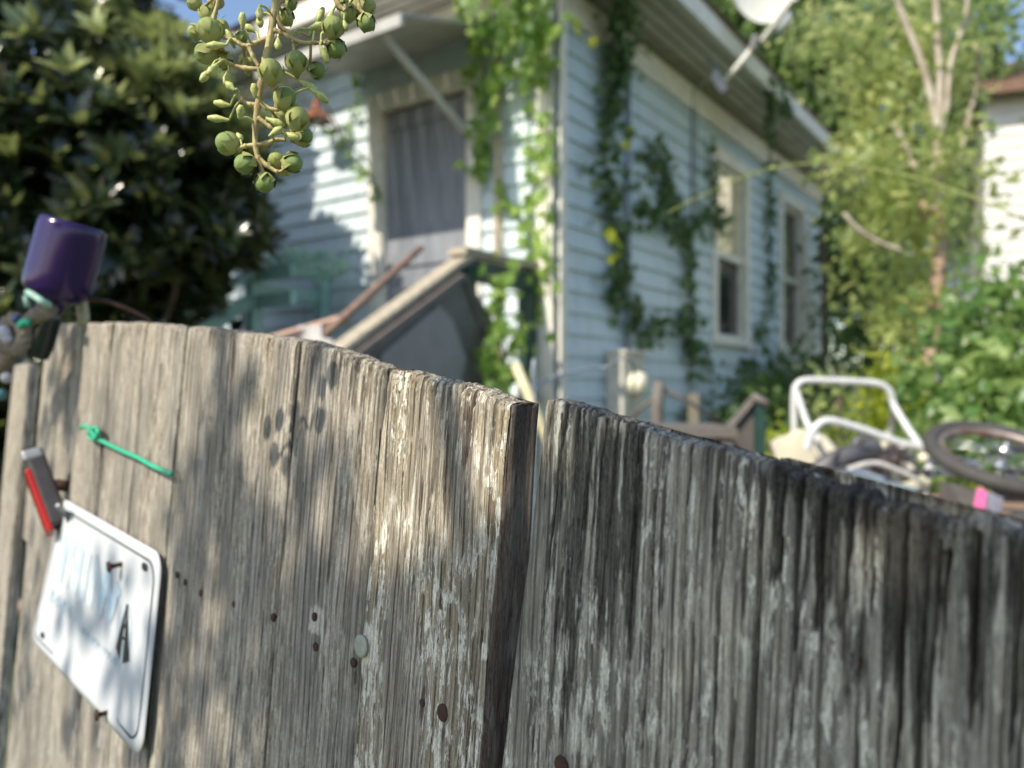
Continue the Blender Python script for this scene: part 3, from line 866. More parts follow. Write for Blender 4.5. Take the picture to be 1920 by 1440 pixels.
# far sides and footing so it is a closed volume
b = MB()
b.box(HC + DL * LW / 2 + DR * (RW - .06) + Z * (CAMH + .78), (DL, DR, Z), (LW, .12, 3.7))
b.box(HC + DL * (LW - .06) + DR * RW / 2 + Z * (CAMH + .78), (DL, DR, Z), (.12, RW - .3, 3.7))
b.build('wall', M_siding, house)
M_block = plain("concrete_block", (.30, .30, .29), .9, scale=12, bump=.004)
b = MB(); b.box(HC + DL * LW / 2 - NL * .12 + Z * .16, (DL, NL, Z), (LW, .16, .34)); b.box(HC + DR * RW / 2 - NR * .12 + Z * .16, (DR, NR, Z), (RW, .16, .34)); b.build('footing', M_block, house)
# corner boards + frieze
b = MB()
b.box(W('L', .055, .72, .036), (DL, NL, Z), (.125, .02, 3.62)); b.box(W('R', .035, .70, .036), (DR, NR, Z), (.075, .02, 3.58))
b.build('corner_board', M_trim, house)
b = MB(); b.box(W('L', LW / 2, 2.585, .03), (DL, NL, Z), (LW, .03, .17)); b.build('frieze', M_trim, house)
b = MB(); b.box(W('R', RW / 2, 2.50, .03), (DR, NR, Z), (RW, .03, .20)); b.build('frieze', M_trim, house)
# roof : hip roof with boxed soffit
OH = .50; ze, zr = 2.68, 4.1
def RP(a, c, z): return HC + DL * a + DR * c + Z * (CAMH + z)
b = MB()
co = [RP(-OH, -OH, ze), RP(LW + OH, -OH, ze), RP(LW + OH, RW + OH, ze), RP(-OH, RW + OH, ze)]
b.add(co, [(0, 1, 2, 3)]); b.build('soffit', M_soffit, house)
b = MB()
lo = [RP(-OH - .04, -OH - .04, ze + .16), RP(LW + OH + .04, -OH - .04, ze + .16), RP(LW + OH + .04, RW + OH, ze + .16), RP(-OH - .04, RW + OH, ze + .16)]
hi = [RP(LW / 2, LW / 2, zr + .1), RP(LW / 2, RW - LW / 2 + .3, zr + .1)]
b.add(lo + hi, [(0, 1, 4), (1, 2, 5, 4), (2, 3, 5), (3, 0, 4, 5)])
lo2 = [p - Z * .035 for p in lo]; b.add(lo + lo2, [(0, 4, 5, 1), (1, 5, 6, 2), (2, 6, 7, 3), (3, 7, 4, 0), (4, 7, 6, 5)])
b.build('roof', M_shing, house)
for (p, q) in ((0, 1), (3, 0), (1, 2), (2, 3)):
    b = MB(); A, B = co[p], co[q]
    d = (B - A).normalized(); nn = d.cross(Z).normalized(); ctr = (co[0] + co[2]) / 2
    if (A - ctr).dot(nn) < 0: nn = -nn
    b.box((A + B) / 2 + nn * .012 + Z * .045, (d, nn, Z), ((B - A).length + .02, .024, .16)); b.build('fascia', M_trim, house)
# gutter like moulding below the right fascia and plank joints on the soffit
b = MB()
for k in range(1, 5):
    s0 = k * OH / 5
    b.bar(RP(-s0, -OH, ze - .004), RP(-s0, RW, ze - .004), .010, .008)
    b.bar(RP(0, -s0, ze - .004), RP(LW, -s0, ze - .004), .010, .008)
b.build('soffit_joint', plain("dark_soffit_joint", (.22, .21, .19), .8), house)
# door + frame
b = MB()
b.box(W('L', .635, .92, .035), (DL, NL, Z), (.11, .03, 2.55)); b.box(W('L', 1.61, .92, .035), (DL, NL, Z), (.12, .03, 2.55)); b.box(W('L', 1.12, 2.14, .037), (DL, NL, Z), (1.12, .03, .13))
b.box(W('L', .695, .90, -.01), (DL, NL, Z), (.04, .09, 2.4)); b.box(W('L', 1.555, .90, -.01), (DL, NL, Z), (.04, .09, 2.4)); b.box(W('L', 1.125, 2.085, -.01), (DL, NL, Z), (.82, .09, .04))
df = b.build('door_frame', M_trim, house)
b = MB()
for k in range(6): b.box(W('L', .715 + .136 * (k + .5), .86, -.035), (DL, NL, Z), (.1325, .035, 2.36))
b.box(W('L', 1.12, .86, -.055), (DL, NL, Z), (.81, .02, 2.36))
door = b.build('door', M_door, house)
for hh_, wd_ in ((1.98, .12), (.93, .10), (.0, .16)):
    b = MB(); b.box(W('L', 1.12, hh_, -.010), (DL, NL, Z), (.80, .022, wd_)); b.build('door_rail', M_door, door)
b = MB(); b.tube([W('L', .80, .62, -.02), W('L', .80, .62, .03)], .012, 10); b.lathe(W('L', .80, .62, .03), NL, [(0, .012), (.01, .028), (.03, .028), (.04, 0)], 14); b.build('handle', M_gal, door)
# windows on the right wall
for (a, c_) in ((2.76, 3.56), (4.84, 5.62)):
    b = MB(); m_ = (a + c_) / 2; wd = c_ - a; z0, z1 = .42, 2.10
    b.box(W('R', a - .045, (z0 + z1) / 2, .03), (DR, NR, Z), (.10, .035, z1 - z0 + .02)); b.box(W('R', c_ + .045, (z0 + z1) / 2, .03), (DR, NR, Z), (.10, .035, z1 - z0 + .02))
    b.box(W('R', m_, z1 + .06, .032), (DR, NR, Z), (wd + .22, .04, .11)); b.box(W('R', m_, z0 - .025, .045), (DR, NR, Z), (wd + .24, .075, .05))
    b.box(W('R', m_, z0 + .03, -.03), (DR, NR, Z), (wd, .05, .06)); b.box(W('R', m_, 1.24, -.02), (DR, NR, Z), (wd, .05, .06)); b.box(W('R', m_, z1 - .02, -.03), (DR, NR, Z), (wd, .05, .05))
    for e in (a + .02, c_ - .02): b.box(W('R', e, (z0 + z1) / 2, -.032), (DR, NR, Z), (.04, .05, z1 - z0 - .1))
    wo = b.build('window', M_trim, house)
    b = MB(); b.box(W('R', m_, .84, -.045), (DR, NR, Z), (wd - .06, .008, .76)); b.build('pane', M_glass, wo)
    b = MB()
    if a < 3:
        b.box(W('R', m_, 1.66, -.04), (DR, NR, Z), (wd - .06, .006, .80)); b.build('pane', M_refl, wo, label="upper pane tinted cream as a sunlit reflection")
    else:
        b.box(W('R', m_, 1.66, -.04), (DR, NR, Z), (wd - .06, .006, .80)); b.build('pane', M_glass, wo)
# conduit pipes, awning
b = MB(); b.tube([W('R', .93, -.15, .05), W('R', .93, 2.45, .05)], .022, 10); b.build('pipe', M_conduit, house)
b = MB(); b.tube([W('R', 2.16, .2, .04), W('R', 2.16, 2.55, .04), W('R', 2.16, 2.62, .2)], .013, 8); b.tube([W('R', 2.26, 1.4, .04), W('R', 2.26, 2.55, .04)], .008, 8); b.build('pipe', M_conduit, house)
b = MB(); b.tube([W('L', .44, -.2, .05), W('L', .44, 2.3, .05)], .016, 8); b.tube([W('L', .40, -.2, .05), W('L', .40, 2.3, .05)], .009, 8); b.build('pipe', plain("cream_pipe", (.6, .52, .38), .5), house)
aw = MB()
for k in range(8):
    t0 = .42 + k * .165
    q = [W('L', t0, 2.40, .03), W('L', t0 + .16, 2.40, .03), W('L', t0 + .16, 2.12, .98), W('L', t0, 2.12, .98)]
    aw.add(q + [p + Z * .02 for p in q], [(0, 1, 2, 3), (4, 7, 6, 5), (0, 4, 5, 1), (1, 5, 6, 2), (2, 6, 7, 3), (3, 7, 4, 0)])
M_awn = plain('dull_awning_metal', (.46, .46, .44), .5, col2=(.34, .34, .32), scale=6)
awn = aw.build('awning', M_awn, house)
b = MB(); b.box(W('L', 1.08, 2.09, .99), (DL, NL, Z), (1.34, .03, .07)); b.build('front_edge', M_awn, awn)
b = MB(); b.bar(W('L', .65, 1.69, .04), W('L', .65, 2.12, .95), .04, .03); b.bar(W('L', 1.66, 1.69, .04), W('L', 1.66, 2.12, .95), .012, .012); b.build('strut', M_metal, awn)

# electric meter box
mt = empty('meter_box', W('R', 1.05, -.35, .03), "beige electric meter box with round glass meter on the right house wall", 'meter box')
M_mbox = plain("beige_meter_box", (.58, .56, .48), .5, scale=12, var=.2)
rbox(W('R', .78, -.06, .10), (DR, NR, Z), (.32, .14, .56), .012, 'box', M_mbox, mt)
rbox(W('R', .78, .225, .115), (DR, NR, Z), (.34, .17, .03), .008, 'lid', M_mbox, mt)
M_mglass = plain("cream_meter_glass", (.80, .76, .58), .25, var=.1)
b = MB(); b.lathe(W('R', .76, .0, .17), NR, [(0, .088), (.05, .088), (.085, .078), (.105, .05), (.11, 0)], 28); b.build('meter', M_mglass, mt)

# wall lamp
wl = empty('wall_lamp', W('L', 2.0, 1.9, .03), "rusty conical barn lamp on the wall left of the door", 'lamp')
M_lamp = plain("rust_red_lamp", (.34, .10, .045), .6, col2=(.17, .06, .035), scale=20)
lc = W('L', 2.02, 2.12, .26)
b = MB(); b.lathe(lc, (0, 0, 1), [(-.09, .125), (-.085, .12), (-.03, .07), (.0, .035), (.02, .03), (.05, .03), (.06, .012), (.085, .012), (.09, 0)], 28); b.lathe(lc, (0, 0, 1), [(-.088, .122), (-.035, .066), (-.01, 0)], 28); b.build('lamp_shade', M_lamp, wl)
b = MB(); b.tube(smoothpts([W('L', 2.02, 2.0, .03), W('L', 2.02, 2.14, .12), W('L', 2.02, 2.22, .22), lc + Z * .08], 5), .01, 8); b.build('bracket', M_lamp, wl)
b = MB(); b.lathe(lc - Z * .13, (0, 0, 1), [(0, 0), (.01, .028), (.05, .03), (.09, .018)], 14); b.build('bulb', M_metal, wl)

# satellite dish
dish = empty('satellite_dish', P(1350, 165, 5.9), "white satellite dish on a bent arm fixed to the roof edge", 'satellite dish')
M_dish = plain("off_white_dish", (.74, .74, .68), .4, var=.08, scale=6)
dp0 = P(1352, 160, 5.95); dp1 = P(1418, 82, 5.75); dp2 = P(1432, 60, 5.7)
b = MB(); b.tube([dp0, P(1380, 128, 5.88), dp1], .021, 12); b.build('mast', M_dish, dish)
b = MB(); b.bar(P(1412, 92, 5.75), P(1420, 66, 5.72), .05, .05); b.build('bracket', M_gal, dish)
b = MB(); b.bar(P(1338, 140, 5.98), P(1360, 172, 5.94), .07, .06); b.tube([P(1330, 110, 6.0), P(1356, 158, 5.95)], .015, 8); b.build('foot', M_gal, dish)
dc = P(1425, -18, 5.95); dn = Vector((.22, -1, -.10)).normalized()
b = MB(); prof = [(.055 * (r / .32) ** 2, r * .93) for r in np.linspace(0.001, .27, 9)] + [(.058, .262)] + [(.045 * (r / .32) ** 2 - .012, r * .93) for r in np.linspace(.27, .001, 9)]
b.lathe(dc - dn * 0, dn, prof, 40); b.build('reflector', M_dish, dish)
b = MB(); b.bar(P(1430, 76, 5.68), P(1490, -4, 5.2), .03, .035); b.build('arm', M_dish, dish)
b = MB(); b.lathe(P(1455, 60, 5.72), Vector((.6, -.2, 1)), [(0, 0), (.01, .045), (.06, .05), (.14, .05), (.17, .0)], 16); b.build('feed_horn', M_metal, dish)

# ================================================================ PORCH + STAIRS
M_teal = plain("teal_porch_paint", (.36, .60, .57), .55, col2=(.27, .48, .46), scale=14)
M_dgreen = plain("dark_green_paint", (.018, .055, .045), .45, scale=14)
M_raillit = plain("weathered_rail_wood", (.42, .38, .30), .8, col2=(.26, .23, .18), scale=30, stretch=(1, 1, 1))
porch = empty('porch', W('L', 1.2, -1.4, .4), "small porch and steps in front of the door, teal and dark green painted rails", 'porch')
def WL(t, h, off): return W('L', t, h, off)
b = MB()
for k in range(5): b.box(WL(1.2, -.10, .10 + k * .145), (DL, NL, Z), (2.25, .138, .04))
b.build('deck', M_raillit, porch)
def bpart(name, mat, fn, label=None):
    b = MB(); fn(b); return b.build(name, mat, porch, label=label)
for (t_, o_, m_, top) in ((.16, .72, M_dgreen, .74), (.15, .10, M_dgreen, .72), (2.16, .72, M_teal, .84), (2.16, .08, M_teal, .84)):
    b = MB(); b.box(WL(t_, (top - 1.45) / 2, o_), (DL, NL, Z), (.09, .09, top + 1.45)); b.build('post', m_, porch)
b = MB(); b.box(WL(.16, .765, .40), (DL, NL, Z), (.14, .80, .04)); b.build('rail', M_raillit, porch)
for hh_, wd_ in ((.66, .13), (.05, .09)):
    b = MB(); b.box(WL(.13, hh_, .40), (DL, NL, Z), (.035, .56, wd_)); b.build('rail', M_dgreen, porch, label="dark green cross rail")
for hh_, sz_ in ((.86, (.14, .80, .035)), (.70, (.035, .56, .09)), (.30, (.035, .56, .09))):
    b = MB(); b.box(WL(2.17, hh_, .40), (DL, NL, Z), sz_); b.build('rail', M_teal, porch)
for hh_ in (.80, .60):
    b = MB(); b.box(WL(1.91, hh_, .72), (DL, NL, Z), (.40, .05, .10)); b.build('rail', M_teal, porch)
# sloped stair rails
b = MB(); b.bar(WL(.16, .78, .66), WL(.16, -.02, 2.0), .13, .035); b.build('stair_rail', M_raillit, porch)
b = MB(); b.bar(WL(.20, .70, .70), WL(.20, -.10, 2.0), .04, .12); b.build('stair_rail', M_dgreen, porch, label="dark green lower stair rail")
b = MB(); b.bar(WL(2.16, .83, .72), WL(2.16, .10, 1.85), .11, .04); b.build('stair_rail', M_teal, porch)
b = MB(); b.bar(WL(2.16, .63, .72), WL(2.16, -.10, 1.85), .035, .10); b.build('stair_rail', M_teal, porch)
for (t_, o_, m_, top) in ((.16, 1.97, M_dgreen, .0), (2.16, 1.83, M_teal, .1)):
    b = MB(); b.box(WL(t_, (top - 1.45) / 2, o_), (DL, NL, Z), (.09, .09, top + 1.45)); b.build('post', m_, porch)
for k in range(6):
    b = MB(); b.box(WL(1.16, -.28 - k * .19, .86 + k * .24), (DL, NL, Z), (1.96, .26, .035)); b.build('step', M_raillit, porch)
b = MB()
for t_ in (.24, 2.08): b.bar(WL(t_, -.30, .74), WL(t_, -1.40, 2.12), .04, .22)
b.build('stringer', M_raillit, porch)

# grey sheet leaning on the stair rail
M_sheet = plain("grey_composite_sheet", (.12, .112, .108), .5, col2=(.075, .07, .066), scale=7)
M_sheet2 = plain("lighter_grey_sheet", (.22, .215, .215), .4, scale=7, var=.15)
def slab(pts, th, mat, name, parent=None, n=None):
    pts = [Vector(p) for p in pts]
    nn = n or (pts[1] - pts[0]).cross(pts[2] - pts[0]).normalized()
    k = len(pts); b = MB(); q = [p + nn * th for p in pts]
    b.add(pts + q, [tuple(range(k)), tuple(range(2 * k - 1, k - 1, -1))] + [(i, k + i, k + (i + 1) % k, (i + 1) % k) for i in range(k)])
    return b.build(name, mat, parent)
bp = empty('leaning_board', P(800, 740, 3.6), "dark grey sheet with a frame leaning against the stair rail", 'board')
def SP(px, py, t_):
    """point seen at a pixel on the vertical plane of the stair side, t_ metres along the wall"""
    o_ = HC + DL * t_; d = Vector(((px - 960) / FPX, 1, (720 - py) / FPX)); k = o_.dot(DL) / d.dot(DL)
    return Vector((0, 0, CAMH)) + d * k
slab([SP(868, 515, .09), SP(925, 610, .09), SP(915, 700, .09), SP(880, 1130, .09), SP(600, 1130, .09), SP(650, 676, .09)], .02, M_sheet, 'sheet', bp, -DL)
slab([SP(822, 572, .062), SP(846, 600, .062), SP(872, 670, .062), SP(850, 780, .062), SP(690, 780, .062), SP(715, 664, .062)], .008, M_sheet2, 'inner_panel', bp, -DL)
b = MB(); b.bar(SP(868, 518, .07), SP(655, 678, .07), .03, .03); b.build('edge_trim', plain("greyish_pink_trim", (.16, .14, .135), .6), bp)
b = MB(); b.bar(SP(872, 525, .065), SP(918, 650, .065), .02, .03); b.build('edge_trim', M_sheet, bp)

# poles and planks
M_brown = plain("brown_bare_pole", (.30, .20, .145), .7, col2=(.19, .125, .09), scale=40)
M_pink = plain("pinkish_plank", (.55, .36, .27), .7, scale=30)
b = MB(); b.tube([P(790, 464, 3.35), P(590, 645, 2.95), P(490, 735, 2.8), (-2.09, 1.54, 0)], [.015, .018, .019, .022], 10); o = b.build('wooden_pole', M_brown); tag(o, "brown wooden pole slanting up in front of the door", 'pole')
b = MB(); b.bar(P(645, 598, 3.15), P(470, 650, 2.7), .07, .03); o = b.build('plank', M_pink); tag(o, "short pinkish plank lying low under the slanting pole", 'plank')
b = MB(); b.bar(P(582, 610, 2.9), P(600, 1430, 2.9), .085, .02, (0, 1, 0)); b.bar(P(555, 642, 2.88), P(622, 654, 2.88), .07, .02, (0, 1, 0)); o = b.build('pale_block', plain("pale_grey_plastic", (.62, .60, .58), .5)); tag(o, "pale grey plastic board standing under the pinkish plank just above the fence", 'scrap')
b = MB(); b.tube([P(966, 682, 1.85), P(1012, 790, 1.85), (.645, 1.85, 0)], .0125, 10); o = b.build('peeled_stick', M_pale); tag(o, "short peeled stick poking up behind the gap in the fence", 'stick')
b = MB(); b.tube(smoothpts([(.03, 1.6, .02), P(1003, 770, 1.6), P(1000, 735, 1.6), P(1040, 706, 1.65), P(1130, 690, 1.8), P(1190, 700, 1.9), W('R', .8, -.3, .1)], 6), .003, 6); o = b.build('thin_cable', M_conduit); tag(o, "thin dark cable curving over the fence in front of the blue wall", 'cable')
# white bowl-ish bucket on the deck
b = MB(); b.lathe(WL(1.62, -.08, .45), (0, 0, 1), [(0, 0), (0, .10), (.20, .13), (.21, .135), (.21, .125), (.02, .09), (.02, 0)], 24); o = b.build('bucket', plain("pale_mint_plastic", (.55, .66, .60), .4, var=.1)); tag(o, "pale mint bucket on the porch by the teal post", 'bucket')
# potted thing: green netting heap on the porch rail
M_net = leafmat("green_netting", (.08, .42, .26), (.25, .60, .44), (.62, .80, .70), trans=.4)
n = 300; tt = RNG.random(n)
C = np.array([np.array(P(500, 512, 5.6)) * (1 - a) + np.array(P(650, 522, 5.4)) * a for a in tt]) + RNG.normal(size=(n, 3)) * np.array([.05, .08, .045])
C[:, 2] += .06 + .08 * np.sin(tt * 3.1) * RNG.random(n)
o = leafmesh('netting', C, rdirs(n), rdirs(n), RNG.random(n) * .04 + .03, M_net); tag(o, "bright green netting heaped over the porch rail left of the door", 'netting', None, 'stuff')

# ================================================================ JUNK right side
M_dkboard = plain("dark_brown_board", (.085, .078, .072), .7, scale=12)
M_handle = plain("dull_grey_wood", (.15, .135, .12), .75, scale=60)
gp = empty('slanted_board', P(1390, 850, 2.6), "dark brown board tilted with a green-black edge, left of the white frame", 'board')
slab([P(1418, 744, 2.5), P(1424, 1540, 2.5), P(1290, 1500, 2.6), P(1290, 900, 2.6), P(1330, 842, 2.55)], .012, M_dkboard, 'board', gp)
b = MB(); b.bar(P(1424, 744, 2.49), P(1424, 1555, 2.49), .03, .03); b.build('post', M_dgreen, gp)
b = MB(); b.bar(P(1418, 740, 2.49), P(1320, 856, 2.55), .03, .022); b.tube([P(1412, 742, 2.48), P(1440, 758, 2.46)], .012, 8); b.build('edge_rail', M_handle, gp)
rp = empty('old_rake', P(1235, 900, 3.0), "weathered post with wires running from its top, before the blue wall", 'post')
b = MB(); b.tube([P(1236, 715, 3.0), P(1232, 760, 3.0), P(1236, 1415, 3.0)], [.022, .025, .028], 10); b.build('post', M_handle, rp)
b = MB(); b.tube([P(1165, 800, 3.2), P(1232, 740, 3.0)], .009, 8); b.tube([P(1238, 728, 3.0), P(1290, 752, 3.05), P(1380, 812, 3.1)], .008, 8); b.build('rod', M_handle, rp)
ob = empty('old_bench', P(1270, 840, 2.45) - Z * 1.2, "low grey weathered bench seen just over the fence edge, left of the slanted board", 'bench')
b = MB(); b.box(P(1265, 806, 2.5), ((1, 0, 0), (0, 1, 0), Z), (.32, .30, .03)); b.build('seat', M_handle, ob)
for dx in (-.13, .13):
    for dy in (-.12, .12):
        q = P(1265, 806, 2.5) + Vector((dx, dy, -.015)); b = MB(); b.bar(q, (q.x, q.y, 0), .035, .035, (0, 1, 0)); b.build('leg', M_handle, ob)
o = None
b = MB(); b.bar(P(1300, 738, 4.3), P(1298, 1205, 4.3), .05, .05, (0, 1, 0)); o = b.build('garden_post', plain("tan_post", (.22, .20, .15), .8)); tag(o, "tan garden post behind the vine foot, against the blue wall", 'post')

# white tubular frame
fr = empty('metal_chair', P(1700, 950, 2.7), "white bare tubular steel chair skeleton standing in the junk pile", 'chair')
tb = empty('old_table', (1.45, 2.4, 0), "worn plywood table behind the fence carrying the junk pile", 'table')
b = MB(); b.box((1.50, 2.38, 1.015), ((1, 0, 0), (0, 1, 0), Z), (1.55, 1.15, .03)); b.build('table_top', M_brown, tb)
for lx in (.80, 2.20):
    for ly in (1.88, 2.88):
        b = MB(); b.box((lx, ly, .5), ((1, 0, 0), (0, 1, 0), Z), (.06, .06, 1.0)); b.build('leg', M_handle, tb)
def FT(*pts, r=.0118, k=6):
    b = MB(); b.tube(smoothpts([P(*p) for p in pts], k), r, 12); return b
FT((1490, 925, 2.6), (1490, 860, 2.6), (1489, 790, 2.6), (1489, 745, 2.6), (1494, 722, 2.6), (1512, 713, 2.6), (1560, 714, 2.6), (1610, 716, 2.6), (1648, 720, 2.6), (1668, 734, 2.6), (1676, 760, 2.6), (1700, 800, 2.55), (1722, 832, 2.5), (1740, 860, 2.45), (1738, 900, 2.4), (1726, 950, 2.35), (1722, 985, 2.35)).build('back_hoop', M_metal, fr)
FT((1494, 735, 2.59), (1512, 790, 2.55), (1530, 820, 2.5), (1536, 830, 2.5), r=.011).build('brace', M_metal, fr)
FT((1512, 845, 2.4), (1522, 812, 2.4), (1540, 792, 2.4), (1565, 790, 2.4), (1620, 806, 2.4), (1680, 828, 2.4), (1720, 838, 2.4), (1745, 845, 2.4), r=.0125).build('seat_hoop', M_metal, fr)
FT((1672, 745, 2.6), (1672, 790, 2.75), (1668, 830, 2.8), r=.009).build('leg', M_metal, fr)
FT((1735, 905, 2.38), (1715, 910, 2.35), (1690, 920, 2.3), (1660, 935, 2.2), r=.018).build('leg', plain("cream_enamel", (.74, .70, .52), .4), fr)
FT((1745, 866, 2.45), (1790, 868, 2.45), (1830, 872, 2.5), r=.014).build('side_tube', M_metal, fr)
FT((1745, 884, 2.42), (1800, 888, 2.42), r=.012).build('side_tube', M_metal, fr)
b = MB(); b.lathe(P(1730, 858, 2.36), (0, -1, 0), [(0, .014), (.012, .014), (.016, .008), (.016, 0)], 12); b.build('bolt', M_mglass, fr)
# junk heap things
M_cream = plain("yellowed_white_plastic", (.74, .70, .54), .45, scale=10, var=.15)
b = MB(); b.lathe(P(1512, 872, 2.55), Vector((.15, -.85, .35)), [(-.02, .0), (-.02, .10), (.03, .115), (.035, .10), (.02, .05), (.02, .02), (-.01, .018), (-.01, 0)], 26); b.bar(P(1455, 868, 2.5), P(1520, 845, 2.5), .05, .14)
o = b.build('plastic_fan_shroud', M_cream); tag(o, "yellowed white plastic disc casing under the left leg of the tubular frame", 'casing')
M_dk = plain("dark_grey_plastic", (.09, .09, .10), .45, scale=20)
b = MB(); b.tube(smoothpts([P(1530, 890, 2.3), P(1555, 868, 2.3), P(1590, 855, 2.3), (P(1620, 850, 2.35)), P(1640, 838, 2.4)], 5), [.03] * 20 + [.02], 12); b.bar(P(1530, 890, 2.3), P(1620, 872, 2.3), .08, .03)
o = b.build('scooter_deck', M_dk); tag(o, "dark grey plastic curved part in the junk pile, just above the fence top", 'scrap')
b = MB(); b.tube(smoothpts([P(1600, 842, 2.4), P(1608, 826, 2.4), P(1625, 825, 2.4), P(1634, 846, 2.4), P(1642, 868, 2.4), P(1655, 892, 2.4)], 4), .014, 10); o = b.build('bent_bracket', M_dk); tag(o, "black hooked bracket sticking up at the middle of the junk pile", 'scrap')
b = MB(); b.tube(smoothpts([P(1628, 842, 2.45), P(1640, 852, 2.4), P(1655, 835, 2.4), P(1680, 830, 2.45)], 4), .013, 10); o = b.build('white_hook', M_cream); tag(o, "small cream hooked rod lying across the junk pile", 'scrap')
b = MB(); b.bar(P(1600, 895, 2.2), P(1720, 925, 2.1), .06, .02); o = b.build('blue_bar', plain("blue_grey_metal", (.28, .36, .42), .4, .3)); tag(o, "long blue-grey metal bar lying across the bottom of the junk pile", 'bar')
for k, (x, y, r, cc, nm) in enumerate(((1668, 850, .03, (.45, .36, .36), "pinkish grey"), (1700, 862, .028, (.32, .30, .31), "mid grey"), (1646, 880, .032, (.42, .27, .18), "tan brown"), (1708, 884, .03, (.16, .19, .21), "slate"), (1672, 894, .03, (.12, .13, .13), "near black"))):
    c = P(x, y, 2.45); b = MB(); ax_ = Vector((random.uniform(-1, 1), -.5, random.uniform(-.3, .6))).normalized()
    b.lathe(c, ax_, [(-r * .8, 0), (-r * .8, r * .9), (-r * .2, r * 1.05), (r * .3, r), (r * .7, r * .6), (r * .9, 0)], 14)
    b.bar(c, c + ax_ * .09, .02, .02)
    o = b.build('plastic_scrap', plain("scrap_plastic", cc, .5)); tag(o, nm + " plastic knob-like scrap in the junk pile by the white frame", 'scrap')

for k, (pts, r, cc, nm) in enumerate((([(1560, 862, 2.25), (1590, 838, 2.3), (1640, 842, 2.3), (1700, 862, 2.3), (1740, 895, 2.3)], .005, (.05, .05, .055), "thin black cable looping over the junk pile"),
        ([(1590, 880, 2.2), (1640, 868, 2.2), (1690, 885, 2.2), (1730, 905, 2.2)], .008, (.50, .49, .46), "pale grey rod lying low across the junk pile"),
        ([(1660, 815, 2.6), (1690, 842, 2.5), (1712, 880, 2.4)], .011, (.60, .58, .54), "short white tube leaning inside the right side of the tubular frame"),
        ([(1545, 905, 2.2), (1600, 885, 2.2), (1662, 902, 2.15)], .010, (.10, .14, .20), "dark blue curved rod just above the fence top in the junk pile"),
        ([(1620, 870, 2.5), (1655, 858, 2.5), (1698, 872, 2.5)], .012, (.56, .44, .40), "dusty pink tube lying in the middle of the junk pile"))):
    b = MB(); b.tube(smoothpts([P(*p) for p in pts], 5), r, 9); o = b.build(('cable', 'rod', 'tube', 'rod', 'tube')[k], plain("scrap_%d" % k, cc, .45, scale=60)); tag(o, nm, ('cable', 'rod', 'tube', 'rod', 'tube')[k])
# bicycle lying over: wheel
M_tyre = plain("grey_black_tyre", (.06, .058, .055), .75, scale=30)
M_rim = plain("rusty_rim", (.20, .08, .045), .5, .6, col2=(.32, .31, .30), scale=14)
M_chrome = plain("dull_chrome", (.55, .57, .58), .25, .9, scale=30, var=.1)
bike = empty('bicycle', P(1880, 1000, 2.3), "small bicycle lying on its side with a black tyre and pink-striped guard", 'bicycle')
wc = P(1880, 856, 2.2); wn_ = Vector((.03, -.36, .85)).normalized()
wu = wn_.cross(Vector((0, 1, 0))).normalized(); wu = Vector((1, 0, 0)) - wn_ * wn_.x; wu.normalize(); wv = wn_.cross(wu)
Rw = .185
def ring(R, r, n=56, m=12, sq=1.0, off=0.0):
    b = MB(); vs = []; fs = []
    for i in range(n):
        a = 2 * math.pi * i / n; d = wu * math.cos(a) + wv * math.sin(a)
        for k in range(m):
            q = 2 * math.pi * k / m
            vs.append(wc + d * (R + r * math.cos(q)) + wn_ * (r * sq * math.sin(q) + off))
    for i in range(n):
        for k in range(m): fs.append((i * m + k, ((i + 1) % n) * m + k, ((i + 1) % n) * m + (k + 1) % m, i * m + (k + 1) % m))
    return b.add(vs, fs, True)
wheel = ring(Rw, .022).build('tyre', M_tyre, bike)
ring(Rw - .026, .008, sq=1.6).build('rim', M_rim, bike)
b = MB()
for i in range(20):
    a = 2 * math.pi * i / 20; d = wu * math.cos(a) + wv * math.sin(a); d2 = wu * math.cos(a + (.5 if i % 2 else -.5)) + wv * math.sin(a + (.5 if i % 2 else -.5))
    b.tube([wc + d2 * .016 + wn_ * (.025 if i % 4 < 2 else -.025), wc + d * (Rw - .03)], .0021, 5)
b.build('spokes', M_chrome, bike)
b = MB(); b.lathe(wc - wn_ * .04, wn_, [(0, 0), (0, .006), (.008, .008), (.010, .022), (.016, .022), (.018, .012), (.06, .012), (.062, .022), (.068, .022), (.07, .008), (.085, .006), (.085, 0)], 18); b.build('hub', M_chrome, bike)
b = MB(); b.bar(wc + wn_ * .03, wc + wu * .30 - wv * .10 + wn_ * .03, .022, .012, wn_); b.bar(wc - wn_ * .04, wc + wu * .30 - wv * .10 - wn_ * .04, .022, .012, wn_); b.tube([wc + wu * .30 - wv * .10, wc + wu * .75 - wv * .2 - Z * .05], .017, 10); b.build('frame', plain("dark_bike_paint", (.05, .05, .06), .35), bike)
b = MB(); b.box(wc - wv * .09 - wn_ * .05 - wu * .02, (wu, wv, wn_), (.10, .12, .02)); b.build('guard', M_dk, bike)
